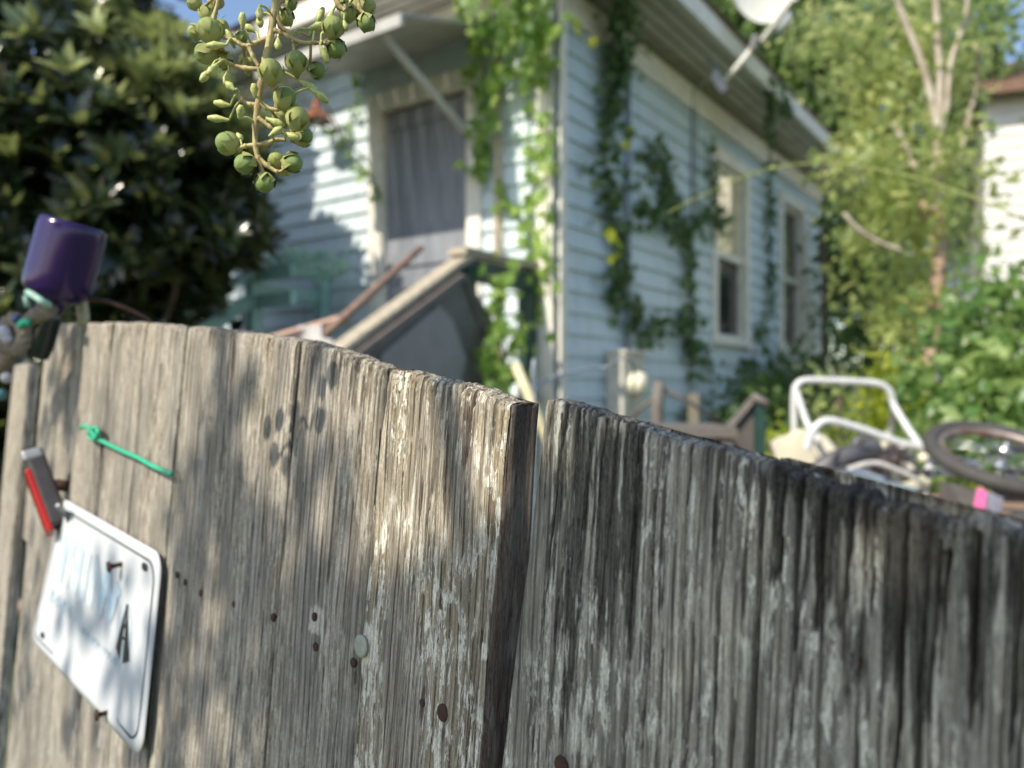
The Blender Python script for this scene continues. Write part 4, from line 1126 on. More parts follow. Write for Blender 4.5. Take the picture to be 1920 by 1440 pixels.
# child seat/box & pink stripe
bs_ = empty('toy_cart', P(1830, 1010, 1.9), "black box with a bright pink stripe and pale grey side behind the right fence", 'box')
slab([P(1782, 905, 2.0), P(1846, 925, 1.9), P(1830, 1010, 1.85), P(1775, 1010, 1.95)], .05, M_dkboard, 'front', bs_, Vector((0, 1, 0)))
slab([P(1842, 916, 1.88), P(1851, 922, 1.88), P(1841, 1000, 1.86), P(1824, 1000, 1.86)], .02, plain("bright_pink_vinyl", (.78, .16, .38), .4, var=.05), 'stripe', bs_, Vector((0, 1, 0)))
slab([P(1850, 920, 1.885), P(1882, 934, 1.92), P(1868, 1003, 1.9), P(1840, 1000, 1.87)], .02, plain("pale_lilac_vinyl", (.52, .50, .58), .4, var=.25), 'side', bs_, Vector((0, 1, 0)))
b = MB(); b.lathe(P(1895, 1010, 1.9), Vector((.3, -.9, .1)), [(0, 0), (.0, .055), (.03, .07), (.07, .07), (.09, .055), (.09, 0)], 24); b.build('wheel', M_tyre, bs_)
for o_ in bs_.children: pass

# ================================================================ VEGETATION
L_dark = leafmat("glossy_leaf_lit_and_shaded", (.006, .015, .009), (.014, .031, .016), (.46, .52, .22), trans=.18, rough=.22, spec=.7)  # dark stops carry the shade, the light stop the sunlit top leaves
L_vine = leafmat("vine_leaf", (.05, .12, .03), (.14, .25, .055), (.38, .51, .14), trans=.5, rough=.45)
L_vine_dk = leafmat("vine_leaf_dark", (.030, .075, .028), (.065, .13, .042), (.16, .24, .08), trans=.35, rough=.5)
L_yel = leafmat("crape_leaf", (.06, .13, .035), (.19, .28, .08), (.62, .72, .30), trans=.6, rough=.4)
L_far = leafmat("far_tree_leaf", (.035, .08, .035), (.12, .20, .075), (.40, .50, .20), trans=.45, rough=.5)
L_lime = leafmat("lime_shrub_leaf", (.16, .22, .02), (.30, .36, .035), (.46, .48, .06), trans=.45)
L_bush = leafmat("bush_leaf", (.045, .13, .035), (.12, .22, .06), (.36, .46, .17), trans=.4, rough=.35)
M_bark = plain("smooth_pale_bark", (.42, .31, .22), .7, col2=(.24, .15, .10), scale=9, stretch=(1, 1, .4))
M_bark_dk = plain("dark_bark", (.10, .075, .05), .85, scale=20)
M_stem = plain("green_vine_stem", (.10, .10, .04), .7, scale=30)

# ---- big dark shrub, left: rosettes of long glossy leaves
shrub = empty('shrub', (-2.6, 4.6, 0), "large dark shrub with glossy leaf rosettes filling the left, top leaves coloured as if sunlit", 'shrub')
C = []; D = []; N = []; S = []; Rn = []
def rosette(c, axis, n, ln, base_r, spread=.9):
    axis = axis / np.linalg.norm(axis)
    a = np.cross(axis, [0.3, .2, 1.0]); a /= np.linalg.norm(a); b_ = np.cross(axis, a)
    ph = random.random() * 6
    for k in range(n):
        t_ = ph + k * 2.4; op = spread * (.45 + .65 * (k / n))
        d = axis * math.cos(op) + (a * math.cos(t_) + b_ * math.sin(t_)) * math.sin(op)
        nn = axis * math.sin(op) - (a * math.cos(t_) + b_ * math.sin(t_)) * math.cos(op) + RNG.normal(size=3) * .15
        C.append(c); D.append(d); N.append(nn); S.append(ln * random.uniform(.75, 1.15)); Rn.append(min(1, max(0, base_r + random.uniform(-.25, .25))))
lobes = [((-2.95, 4.8, 2.1), (1.15, 1.0, 1.0)), ((-2.4, 4.7, 2.55), (.85, .8, .8)), ((-3.3, 4.4, 1.3), (1.2, 1.0, .9)), ((-2.95, 5.0, 1.5), (.75, .7, .95)), ((-2.95, 4.6, 3.2), (1.0, .9, .9)), ((-2.35, 5.2, 2.3), (.40, .45, .50)), ((-3.9, 4.2, 2.6), (1.2, 1, 1.2)), ((-2.9, 4.3, .9), (.8, .6, .7)), ((-2.15, 4.9, 2.95), (.55, .6, .45)), ((-3.15, 5.7, 4.5), (.75, .45, .7)), ((-2.45, 5.3, 3.4), (.35, .35, .45)), ((-3.8, 4.6, 3.9), (1.1, .9, 1.0)), ((-2.1, 5.1, 2.55), (.40, .45, .55)), ((-2.75, 6.25, 1.7), (.5, .35, 1.0)), ((-3.4, 5.6, 2.6), (1.3, .5, 1.8))]
for li, (c, r) in enumerate(lobes):
    m_ = 100
    for k in range(m_):
        d = RNG.normal(size=3); d /= np.linalg.norm(d)
        if d[1] > .5: d[1] *= -1
        rr_ = random.uniform(.72, 1.05)
        p = np.array(c) + d * np.array(r) * rr_
        if p[2] < .25: continue
        ax_ = d * .7 + np.array([0, -.1, .75]) + RNG.normal(size=3) * .3
        new = random.random() < ((.9 if d[2] > 0 else .3) if p[2] > 2.9 else (.10 if d[2] > .3 else .015))  # high rosettes get the sunlit colour, lower ones mostly the shaded colour
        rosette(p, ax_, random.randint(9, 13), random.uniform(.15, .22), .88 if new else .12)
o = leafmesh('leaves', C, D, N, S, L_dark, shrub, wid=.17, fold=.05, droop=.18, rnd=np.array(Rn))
# inner fill so it stays dark and closed
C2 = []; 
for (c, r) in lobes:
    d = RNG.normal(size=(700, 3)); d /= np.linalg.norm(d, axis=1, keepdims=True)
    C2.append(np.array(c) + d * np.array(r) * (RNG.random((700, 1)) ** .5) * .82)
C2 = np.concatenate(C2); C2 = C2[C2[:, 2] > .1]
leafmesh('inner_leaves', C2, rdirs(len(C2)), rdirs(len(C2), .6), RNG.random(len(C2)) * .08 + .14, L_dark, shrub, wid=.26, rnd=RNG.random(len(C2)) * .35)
for k in range(9):
    b = MB(); x = random.uniform(-3.1, -2.2); y = random.uniform(4.4, 5.0)
    b.tube(smoothpts([(x, y, 0), (x + random.uniform(-.3, .3), y, 1), (x + random.uniform(-.7, .5), y + random.uniform(-.3, .3), 2.3), (x + random.uniform(-.9, .6), y, 3.2)], 4), [.035] * 6 + [.02] * 6 + [.01], 8)
    b.build('trunk', M_bark_dk, shrub)

# ---- vines : leaves along paths
def vine(name, label, paths, n, wid, ls, mat, face, stem=True, lobed=True, sr=.005, depth=.05, group=None, light=0.0, parent=None):
    root = parent or empty(name, paths[0][0], label, 'vine', group)
    if stem:
        b = MB()
        for p in paths: b.tube(smoothpts(p, 4), sr, 6)
        b.build('stem', M_stem, root)
    C = []; 
    lens = [sum((Vector(p[i + 1]) - Vector(p[i])).length for i in range(len(p) - 1)) for p in paths]; T = sum(lens)
    Ds = []
    for p, L in zip(paths, lens):
        q = np.array([tuple(x) for x in smoothpts(p, 8)]); m_ = max(3, int(n * L / T))
        ii = RNG.random(m_) * (len(q) - 1); a = ii.astype(int); f = (ii - a)[:, None]
        clump = np.repeat(1, m_)
        base = q[a] * (1 - f) + q[np.minimum(a + 1, len(q) - 1)] * f
        off = RNG.normal(size=(m_, 3)) * np.array([wid, wid, wid * .8]) * .5
        ph = (np.sin(ii * 1.7 + RNG.random() * 6) * .5 + .9)[:, None]
        off *= ph
        fn_ = np.array(face); off -= (off @ fn_)[:, None] * fn_ ; off += fn_ * (RNG.random(m_)[:, None] * depth)
        C.append(base + off)
    C = np.concatenate(C); m_ = len(C)
    D = rdirs(m_, -.9, .7); N = rdirs(m_, .1, .45, face)
    leafmesh('leaves', C, D, N, ls * (.6 + .7 * RNG.random(m_)), mat, root, lobed=lobed, rnd=np.clip(RNG.random(m_) + light, 0, 1))
    return root
fL = tuple(NL); fR = tuple(NR)
def wl_px(side, px, h):
    d, n = (DL, NL) if side == 'L' else (DR, NR)
    k = (px - 960) / FPX; o_ = HC + n * .05
    t_ = (k * o_.y - o_.x) / (d.x - k * d.y)
    return W(side, t_, 0, .05) , t_
def wp(side, px, py, off=.05):
    """wall point seen at a pixel"""
    d, n = (DL, NL) if side == 'L' else (DR, NR)
    o_ = HC + n * off; k = (px - 960) / FPX
    t_ = (k * o_.y - o_.x) / (d.x - k * d.y)
    p = o_ + d * t_; p = Vector((p.x, p.y, CAMH + (720 - py) / FPX * p.y)); return p
vine('climbing_vine', "sunlit bright green vine hanging down the cream corner of the house", [
    [wp('L', 1020, -60), wp('L', 1010, 60), wp('L', 985, 190), wp('L', 1000, 330), wp('L', 985, 420), wp('L', 1005, 500), wp('L', 1015, 590)],
    [wp('L', 1035, 30, .08), wp('L', 1030, 200, .08), wp('L', 1022, 380, .08), wp('L', 1028, 560, .08)],
    [wp('L', 930, 330), wp('L', 955, 380), wp('L', 985, 420)],
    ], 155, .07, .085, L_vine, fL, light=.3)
vine('climbing_vine', "dense green vine mat hanging from the eave above and right of the door", [
    [wp('L', 860, -40, .3), wp('L', 900, 30, .3), wp('L', 960, 50, .25), wp('L', 1020, 60, .2)],
    [wp('L', 880, 10, .15), wp('L', 905, 120, .12), wp('L', 915, 230, .1), wp('L', 905, 320, .06)],
    [wp('L', 960, 20, .2), wp('L', 955, 110, .15), wp('L', 935, 180, .1)],
    [wp('L', 1000, -30, .45), wp('L', 1020, 40, .3), wp('L', 1010, 130, .15)],
    [wp('L', 930, -40, .5), wp('L', 985, 20, .4), wp('L', 1030, 90, .2)],
    ], 340, .12, .085, L_vine, fL, depth=.12)
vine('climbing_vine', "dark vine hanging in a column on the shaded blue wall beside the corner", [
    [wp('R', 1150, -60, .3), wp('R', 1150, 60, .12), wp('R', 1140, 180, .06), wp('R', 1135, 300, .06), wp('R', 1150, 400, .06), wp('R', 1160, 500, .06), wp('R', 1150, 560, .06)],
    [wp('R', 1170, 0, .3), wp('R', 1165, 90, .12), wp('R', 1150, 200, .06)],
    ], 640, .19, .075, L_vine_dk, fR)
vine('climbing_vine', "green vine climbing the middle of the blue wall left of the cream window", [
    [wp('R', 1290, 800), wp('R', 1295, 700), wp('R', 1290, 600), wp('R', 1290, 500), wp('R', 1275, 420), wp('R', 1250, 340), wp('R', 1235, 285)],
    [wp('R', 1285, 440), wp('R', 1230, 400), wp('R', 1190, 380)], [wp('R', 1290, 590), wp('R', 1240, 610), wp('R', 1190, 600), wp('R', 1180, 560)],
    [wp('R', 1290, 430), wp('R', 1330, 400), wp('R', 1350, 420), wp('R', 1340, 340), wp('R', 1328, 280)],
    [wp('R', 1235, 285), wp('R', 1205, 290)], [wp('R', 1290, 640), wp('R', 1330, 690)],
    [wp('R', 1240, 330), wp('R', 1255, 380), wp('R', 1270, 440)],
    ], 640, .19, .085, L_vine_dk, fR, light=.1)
vine('climbing_vine', "short vine tuft dangling from the right roof edge above the far window", [
    [wp('R', 1440, 150, .5), wp('R', 1442, 200, .45), wp('R', 1438, 260, .35)], [wp('R', 1460, 170, .5), wp('R', 1468, 215, .48)]], 130, .12, .08, L_vine_dk, fR)
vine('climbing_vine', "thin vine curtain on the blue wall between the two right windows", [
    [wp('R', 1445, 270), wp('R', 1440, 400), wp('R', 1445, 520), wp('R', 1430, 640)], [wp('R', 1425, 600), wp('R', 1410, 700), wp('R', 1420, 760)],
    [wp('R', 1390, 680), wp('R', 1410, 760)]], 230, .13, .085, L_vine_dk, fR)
vine('climbing_vine', "wispy vine and tendril left of the door below the rusty lamp", [
    [wp('L', 665, 120), wp('L', 680, 160), wp('L', 660, 210), wp('L', 652, 260)], [wp('L', 585, 215, .1), wp('L', 630, 260, .1), wp('L', 680, 310, .08), wp('L', 712, 370, .06)]], 80, .06, .06, L_vine, fL)
vine('trailing_vine', "leafy trailing stems with dry twigs inside the dark green porch rail by the corner", [
    [P(925, 515, 4.5), P(940, 560, 4.5), P(930, 610, 4.5), P(945, 680, 4.5), P(940, 760, 4.4)], [P(990, 590, 4.6), P(960, 640, 4.6), P(930, 700, 4.5)],
    [P(905, 640, 4.4), P(920, 700, 4.4), P(900, 760, 4.3)], [P(960, 500, 4.6), P(950, 540, 4.5)]], 120, .13, .09, L_vine, (-.5, -.85, 0))
vine('trailing_vine', "small bright yellow-green leaf sprigs hanging off the dark vine column", [
    [wp('R', 1075, 50, .35), wp('R', 1085, 62, .35)], [wp('R', 1165, 270, .25), wp('R', 1180, 265, .25)], [wp('R', 1145, 440, .3), wp('R', 1150, 465, .3), wp('R', 1162, 490, .3)]], 26, .09, .07, L_lime, fR, stem=False)

# ---- crown helper
def crown(root, blobs, n, ls, mat, nm='crown', cl=26, clr=.22, wid=.3, light=None, up=.2):
    C = []; R_ = []
    tot = sum(b_[1][0] * b_[1][1] * b_[1][2] for b_ in blobs)
    for (c, r) in blobs:
        k = max(3, int(n / cl * r[0] * r[1] * r[2] / tot))
        d = RNG.normal(size=(k, 3)); d /= np.linalg.norm(d, axis=1, keepdims=True)
        cc = np.array(c) + d * np.array(r) * (RNG.random((k, 1)) ** .4)
        br = RNG.random(k)
        pts = np.repeat(cc, cl, axis=0) + RNG.normal(size=(k * cl, 3)) * clr * np.repeat(.6 + .8 * RNG.random(k), cl)[:, None]
        C.append(pts); R_.append(np.clip(np.repeat(br, cl) * .7 + RNG.random(k * cl) * .35, 0, 1))
    C = np.concatenate(C); R_ = np.concatenate(R_)
    m_ = C[:, 2] > .05; C = C[m_]; R_ = R_[m_]; k = len(C)
    return leafmesh(nm, C, rdirs(k, -.25), rdirs(k, up), ls * (.6 + .8 * RNG.random(k)), mat, root, wid=wid, rnd=R_)
def limb(root, pts, r0, r1, mat, name='trunk'):
    q = smoothpts(pts, 5); k = len(q)
    b = MB(); b.tube(q, [r0 + (r1 - r0) * i / (k - 1) for i in range(k)], 10); return b.build(name, mat, root)

# ---- crape myrtle at the right
Y0 = 5.6
cm = empty('crape_myrtle', P(1745, 1080, Y0), "small crape myrtle tree with smooth tan trunk and yellow-green leaves at the right", 'tree')
limb(cm, [P(1742, 1080, Y0), P(1744, 860, Y0), P(1742, 700, Y0), P(1752, 600, Y0), P(1758, 520, Y0), P(1762, 460, Y0), P(1757, 390, Y0)], .055, .045, M_bark)
limb(cm, [P(1760, 470, Y0), P(1745, 420, Y0), P(1728, 380, Y0 - .1)], .05, .03, M_bark, 'branch')
M_branch = plain("pale_branch", (.50, .45, .38), .7, col2=(.30, .25, .19), scale=9)
for pts, r0, r1 in (([P(1757, 400, Y0), P(1758, 280, Y0), P(1752, 210, Y0), P(1725, 110, Y0), P(1685, 10, Y0), P(1670, -60, Y0)], .034, .018), ([P(1758, 280, Y0), P(1762, 160, Y0), P(1757, 60, Y0), P(1752, -50, Y0)], .03, .02),
                    ([P(1760, 260, Y0), P(1775, 200, Y0), P(1782, 120, Y0), P(1810, 30, Y0), P(1818, -50, Y0)], .02, .014), ([P(1790, 330, Y0 + .2), P(1812, 240, Y0 + .2), P(1830, 160, Y0 + .2), P(1832, 90, Y0)], .022, .012),
                    ([P(1715, 320, Y0), P(1695, 270, Y0), P(1675, 230, Y0)], .026, .022), ([P(1690, 470, Y0 - .3), P(1650, 455, Y0 - .3), P(1610, 430, Y0 - .3), P(1582, 400, Y0 - .3)], .016, .014)):
    limb(cm, pts, r0, r1, M_branch, 'branch')
crown(cm, [(P(1690, 330, Y0), (.55, .5, .5)), (P(1640, 240, Y0 + .4), (.36, .5, .55)), (P(1700, 120, Y0 + .5), (.6, .5, .6)), (P(1670, 430, Y0), (.25, .4, .25)), (P(1680, 520, Y0 + .2), (.45, .45, .45)), (P(1720, 620, Y0 + .3), (.4, .4, .3)),
           (P(1590, 80, Y0 + .8), (.4, .5, .45)), (P(1800, 350, Y0 + .2), (.25, .4, .45)), (P(1670, 600, Y0 + .4), (.22, .35, .35))], 3700, .085, L_yel, clr=.11, wid=.27)
# ---- trees behind the house
def tree(label, base, blobs, n, ls, mat, tr=.16, bark=M_bark_dk, clr=.35, group='trees behind the house'):
    r = empty('tree', base, label, 'tree', group)
    top = max(b_[0][2] for b_ in blobs)
    b0 = Vector(base)
    limb(r, [b0, b0 + Vector((.1, 0, top * .4)), Vector(blobs[0][0])], tr, tr * .4, bark)
    for c, rr__ in blobs[1:4]: limb(r, [b0 + Z * top * .4, Vector(c)], tr * .5, tr * .15, bark, 'branch')
    crown(r, [(tuple(c), s_) for c, s_ in blobs], n, ls, mat, clr=clr); return r
tree("tall dark green tree rising behind the roof edge, left of the dish", (3.9, 12.5, 0), [(P(1400, 40, 12.5), (1.6, 1.2, 1.5)), (P(1330, -40, 12.5), (1.4, 1.2, 1.2)), (P(1480, 190, 12.3), (1.1, 1, 1.5)), (P(1500, 20, 12), (1.3, 1, 1.2))], 9000, .17, L_far)
tree("bushy mid green tree behind the roof end and the crape myrtle", (6.2, 13.5, 0), [(P(1620, 150, 13.5), (1.1, 1.2, 1.1)), (P(1560, 320, 13), (1.4, 1.2, 1.4)), (P(1700, 330, 13.5), (1.6, 1.2, 1.6)), (P(1690, 0, 13.5), (.9, 1.2, .7)), (P(1600, 500, 12.5), (1.6, 1, 1.5))], 10000, .17, L_far)
tree("dark tree crown in the top right corner with sky showing through", (8.3, 12.0, 0), [(P(1850, 40, 12), (.9, 1, 1.3)), (P(1790, 130, 12), (.7, 1, 1.0)), (P(1790, -20, 12), (.9, 1, .6)), (P(1760, 300, 12.5), (.7, .8, 1.2))], 2300, .15, L_far)
# ivy-dark growth at the far end of the wall
eg = empty('shrub', P(1540, 900, 8.2), "dark green overgrown shrub in the shade past the far window", 'shrub')
crown(eg, [(P(1590, 480, 9.2), (.28, .4, 1.0)), (P(1470, 740, 7.4), (.35, .35, .5)), (P(1520, 780, 8.2), (.7, .5, .7)), (P(1640, 600, 9.3), (.5, .6, 1.0)), (P(1430, 700, 7.6), (.15, .2, .4))], 5200, .09, L_vine_dk, clr=.13)
limb(eg, [P(1540, 1000, 8.4), P(1545, 700, 8.6), P(1545, 420, 8.7)], .05, .02, M_bark_dk)
def bush(label, base, blobs, n, ls, mat, clr=.08, wid=.34):
    r = empty('bush', base, label, 'bush')
    limb(r, [Vector(base), Vector(base) + Z * .4, Vector(blobs[0][0])], .02, .01, M_bark_dk, 'stem')
    crown(r, [(tuple(c), s_) for c, s_ in blobs], n, ls, mat, clr=clr, wid=wid); return r
bush("lime yellow conical bush standing left of the crape myrtle trunk", P(1680, 980, 4.6), [(P(1680, 760, 4.6), (.20, .2, .26)), (P(1665, 700, 4.6), (.10, .12, .10)), (P(1690, 850, 4.6), (.25, .2, .25))], 2600, .045, L_lime, .05)
bush("low lime yellow bush between the slanted board and the tubular frame", P(1455, 960, 4.2), [(P(1456, 830, 4.2), (.10, .15, .08)), (P(1460, 870, 4.2), (.2, .15, .14))], 900, .045, L_lime, .04)
bush("rounded green leafy bush on the right edge above the bicycle wheel", P(1860, 1050, 3.5), [(P(1850, 640, 3.5), (.22, .25, .25)), (P(1800, 720, 3.4), (.18, .25, .22)), (P(1900, 760, 3.3), (.25, .25, .28)), (P(1880, 900, 3.1), (.35, .25, .25)), (P(1790, 850, 3.4), (.25, .25, .3)), (P(1930, 560, 3.6), (.2, .2, .2))], 3600, .065, L_bush, .075)
bush("bright lime bush low in the right corner behind the black wheel", P(1915, 1100, 2.9), [(P(1905, 950, 2.9), (.14, .12, .10)), (P(1925, 1010, 2.9), (.16, .12, .14))], 700, .04, L_lime, .04)
bush("soft green weeds growing up through the white tubular frame", P(1575, 950, 3.1), [(P(1570, 740, 3.1), (.05, .06, .08)), (P(1560, 800, 3.1), (.08, .08, .10)), (P(1580, 850, 3.1), (.12, .1, .12))], 420, .05, L_yel, .04, .2)
bush("shady green bush at the foot of the blue wall right of the vine", P(1420, 960, 6.6), [(P(1420, 760, 6.6), (.25, .2, .3)), (P(1370, 800, 6.4), (.2, .2, .15)), (P(1450, 860, 6.4), (.4, .25, .3))], 1800, .07, L_vine_dk, .09)

# arching tendril across the right
b = MB(); pts = [P(1250, 400, 2.6), P(1330, 360, 2.55), P(1400, 330, 2.5), P(1470, 311, 2.5), P(1560, 305, 2.45), P(1640, 317, 2.4), P(1740, 340, 2.35), P(1830, 372, 2.3), P(1920, 412, 2.25), P(2060, 490, 2.2), P(2200, 760, 2.3), (2.05, 2.4, .05)]
tn = empty('tendril', P(1990, 450, 2.25), "long thin yellow-green tendril arching across the upper right", 'tendril')
M_tend = plain("yellow_green_stem", (.32, .38, .12), .5, scale=30)
b.tube(smoothpts(pts, 5), [.0016] * 10 + [.0022] * 12 + [.0032] * 34, 7); b.build('stem', M_tend, tn)
q = np.array([tuple(p) for p in smoothpts(pts, 5)]); ii = RNG.integers(2, len(q) - 1, 60)
leafmesh('leaves', q[ii], rdirs(60, 0, .8, (-.6, 0, .2)), rdirs(60), RNG.random(60) * .012 + .014, L_yel, tn, wid=.16)

# neighbour house at the right
nh = empty('neighbour_house', (11.5, 13, 0), "white clapboard neighbouring house at the far right edge with a brown roof", 'house')
t = NT("white_siding"); t.inp(t.p.inputs['Base Color'], t.ramp(t.noise(t.coord(), 1.5, 4), [(.3, (.55, .55, .52)), (.7, (.62, .62, .60))])); t.p.inputs['Roughness'].default_value = .5
ca = P(1846, 720, 11.5); ca.z = 0; dN = Vector((.92, -.39, 0)).normalized(); nN = Vector((-.39, -.92, 0)).normalized()
b = MB(); hh = 5.75; st = .17
k = 0
while k * st < hh:
    z0 = k * st; z1 = min(hh, z0 + st)
    b.add([ca + dN * 0 + Z * z0 + nN * .03, ca + dN * 6 + Z * z0 + nN * .03, ca + dN * 6 + Z * z1 + nN * .008, ca + Z * z1 + nN * .008, ca + Z * z0, ca + dN * 6 + Z * z0], [(0, 1, 2, 3), (4, 5, 1, 0)]); k += 1
b.build('siding', t.m, nh)
b = MB(); b.box(ca + dN * 3 - nN * 3.01 + Z * hh / 2, (dN, nN, Z), (6, 6, hh)); b.build('wall', t.m, nh)
b = MB(); r0 = ca + dN * -.12 + nN * .4 + Z * hh; r1 = ca + dN * 6.3 + nN * .4 + Z * hh; r2 = ca + dN * 6.3 - nN * 3 + Z * (hh + 1.5); r3 = ca + dN * -.12 - nN * 3 + Z * (hh + 1.5); r4 = ca + dN * 6.3 - nN * 6.4 + Z * hh; r5 = ca - dN * .12 - nN * 6.4 + Z * hh
for q in ((r0, r1, r2, r3), (r3, r2, r4, r5)): b.add([p for p in q] + [p - Z * .12 for p in q], [(0, 1, 2, 3), (7, 6, 5, 4), (0, 4, 5, 1), (1, 5, 6, 2), (2, 6, 7, 3), (3, 7, 4, 0)])
b.build('roof', plain("terracotta_brown_roof", (.20, .12, .085), .9, scale=6), nh)

# ================================================================ SEED BRANCH (foreground)
t = NT("green_seed_capsule")
v = t.coord((1, 1, 1)); n1 = t.noise(v, 260, 4); n2 = t.noise(v, 900, 3)
c = t.ramp(n1, [(.3, (.10, .17, .04)), (.52, (.20, .29, .07)), (.72, (.36, .42, .13))])
oi = t.n('ShaderNodeObjectInfo'); c = t.mix(t.ramp(oi.outputs['Random'], [(.35, 0.0), (1.0, .7)]), c, (.40, .40, .11))
c = t.mix(t.ramp(n2, [(.6, 0.0), (.72, .6)]), c, (.16, .10, .04))
t.inp(t.p.inputs['Base Color'], c); t.p.inputs['Roughness'].default_value = .32
t.p.inputs['Subsurface Weight'].default_value = .3; t.p.inputs['Subsurface Radius'].default_value = (.002, .003, .001); t.p.inputs['Subsurface Scale'].default_value = 1.0
t.bump(n2, .0003, .6); M_cap = t.m
M_cal = plain("calyx_green", (.52, .54, .20), .45, col2=(.30, .35, .11), scale=500, bump=.0003)
M_twig = plain("seed_twig", (.44, .39, .17), .55, col2=(.27, .19, .08), scale=260, bump=.0012, stretch=(1, 1, .3))
M_dry = plain("dry_pinkish_bud", (.42, .28, .13), .7, col2=(.35, .12, .08), scale=300)
M_hair = plain("dark_style_hair", (.04, .02, .015), .6)
YB = .355
def capsule_mesh():
    b = MB(); vs = []; fs = []; n = 30; m_ = 16
    for j in range(m_ + 1):
        th = math.pi * j / m_
        for i in range(n):
            ph = 2 * math.pi * i / n
            g = 1 - .045 * (math.exp(-((math.sin(ph * 3)) / .22) ** 2)) * math.sin(th) ** .5
            r = g * (1 + .06 * math.cos(th) ** 3)
            vs.append((math.sin(th) * math.cos(ph) * r, math.sin(th) * math.sin(ph) * r, -math.cos(th) * r * 1.04))
    for j in range(m_):
        for i in range(n): fs.append((j * n + i, j * n + (i + 1) % n, (j + 1) * n + (i + 1) % n, (j + 1) * n + i))
    return vs, fs
def calyx_mesh():
    vs = []; fs = []; n = 48
    def tip(ph): 
        a = (ph * 6 / (2 * math.pi)) % 1; return 1 - abs(a - .5) * 2
    R = 9
    for j in range(R):
        f = j / (R - 1)
        for i in range(n):
            ph = 2 * math.pi * i / n
            top_ = rad(68) + rad(46) * tip(ph) ** 1.0
            th = f * top_ + .02
            fl = 1.07 + .07 * f * f + (.05 if f > .95 else 0)
            vs.append((math.sin(th) * math.cos(ph) * fl, math.sin(th) * math.sin(ph) * fl, -math.cos(th) * fl * 1.04))
    for j in range(R - 1):
        for i in range(n): fs.append((j * n + i, j * n + (i + 1) % n, (j + 1) * n + (i + 1) % n, (j + 1) * n + i))
    return vs, fs
cvs, cfs = capsule_mesh(); kvs, kfs = calyx_mesh()
def mk(name, vs, fs, mat):
    me = bpy.data.meshes.new(name); me.from_pydata(vs, [], fs); me.polygons.foreach_set('use_smooth', [True] * len(fs)); me.update(); me.materials.append(mat); return me
CAPME = mk('capsule', cvs, cfs, M_cap); CALME = mk('calyx', kvs, kfs, M_cal)
hb = MB(); hb.tube(smoothpts([(0, 0, 1), (.1, 0, 1.25), (.35, .1, 1.45), (.6, -.05, 1.4)], 4), .022, 5)
HAIRME = mk('style', hb.v, hb.f, M_hair)
def capsule(root, c, R, axis, hair=True, seed=0):
    """axis: from the stalk end to the free tip"""
    q = axis.to_track_quat('Z', 'Y') @ Matrix.Rotation(seed * 1.3, 3, 'Z').to_quaternion()
    M = Matrix.Translation(c) @ q.to_matrix().to_4x4() @ Matrix.Diagonal((R * .93, R * .93, R, 1))
    o = bpy.data.objects.new('capsule', CAPME); COL.objects.link(o); o.parent = root; o.matrix_basis = world_m(root).inverted() @ M
    k = bpy.data.objects.new('calyx', CALME); COL.objects.link(k); k.parent = o
    if hair:
        k = bpy.data.objects.new('style', HAIRME); COL.objects.link(k); k.parent = o
    return o
def branch_thing(label, stems, caps, buds, Yd, name='seed_branch'):
    root = empty(name, stems[0][0], label, 'seed branch')
    b = MB(); pool = []
    for st_, r0, r1 in [(s_, .0019, .0011) if i == 0 else (s_, .0012, .0008) for i, s_ in enumerate(stems)]:
        q = smoothpts(st_, 6); k = len(q); pool.append(q)
        b.tube(q, [r0 + (r1 - r0) * i / (k - 1) + (.00035 if i % 6 == 0 else 0) for i in range(k)], 9)
    for si, (c, R, ax_) in enumerate(caps):
        best = min(((p - c).length, p) for q in pool for p in q if p.z > c.z - .012)[1] if any(p.z > c.z - .012 for q in pool for p in q) else pool[0][-1]
        d = (c - best)
        a_ = ax_ if ax_ is not None else (d.normalized() + Vector((random.uniform(-.3, .3), random.uniform(-.5, .1), random.uniform(-.3, .2)))).normalized()
        base = c - a_ * R * 1.05
        b.tube(smoothpts([best, best * .5 + base * .5 + Vector((0, 0, -.001)), base - a_ * R * .25, base], 4), [.0007] * 8 + [.0009, .0011, .0014, .0019, .0022], 7)
        capsule(root, c, R, a_, si % 3 != 1, si)
    b.build('stem', M_twig, root)
    bb = MB()
    for (p, d, ln, r) in buds:
        best = min(((x - p).length, x) for q in pool for x in q)[1]
        bb.tube(smoothpts([best, (best + p) / 2 + Vector((0, 0, .0015)), p], 3), .00055, 6)
        d = Vector(d).normalized(); bb.lathe(p, d, [(0, .0006), (ln * .25, r * .6), (ln * .6, r), (ln * .85, r * .7), (ln, r * .45), (ln * .97, 0)], 9)
    bb.build('bud', M_cal, root)
    return root
def PB(x, y, dy=0.0): return P(x, y, YB + dy)
caps = []
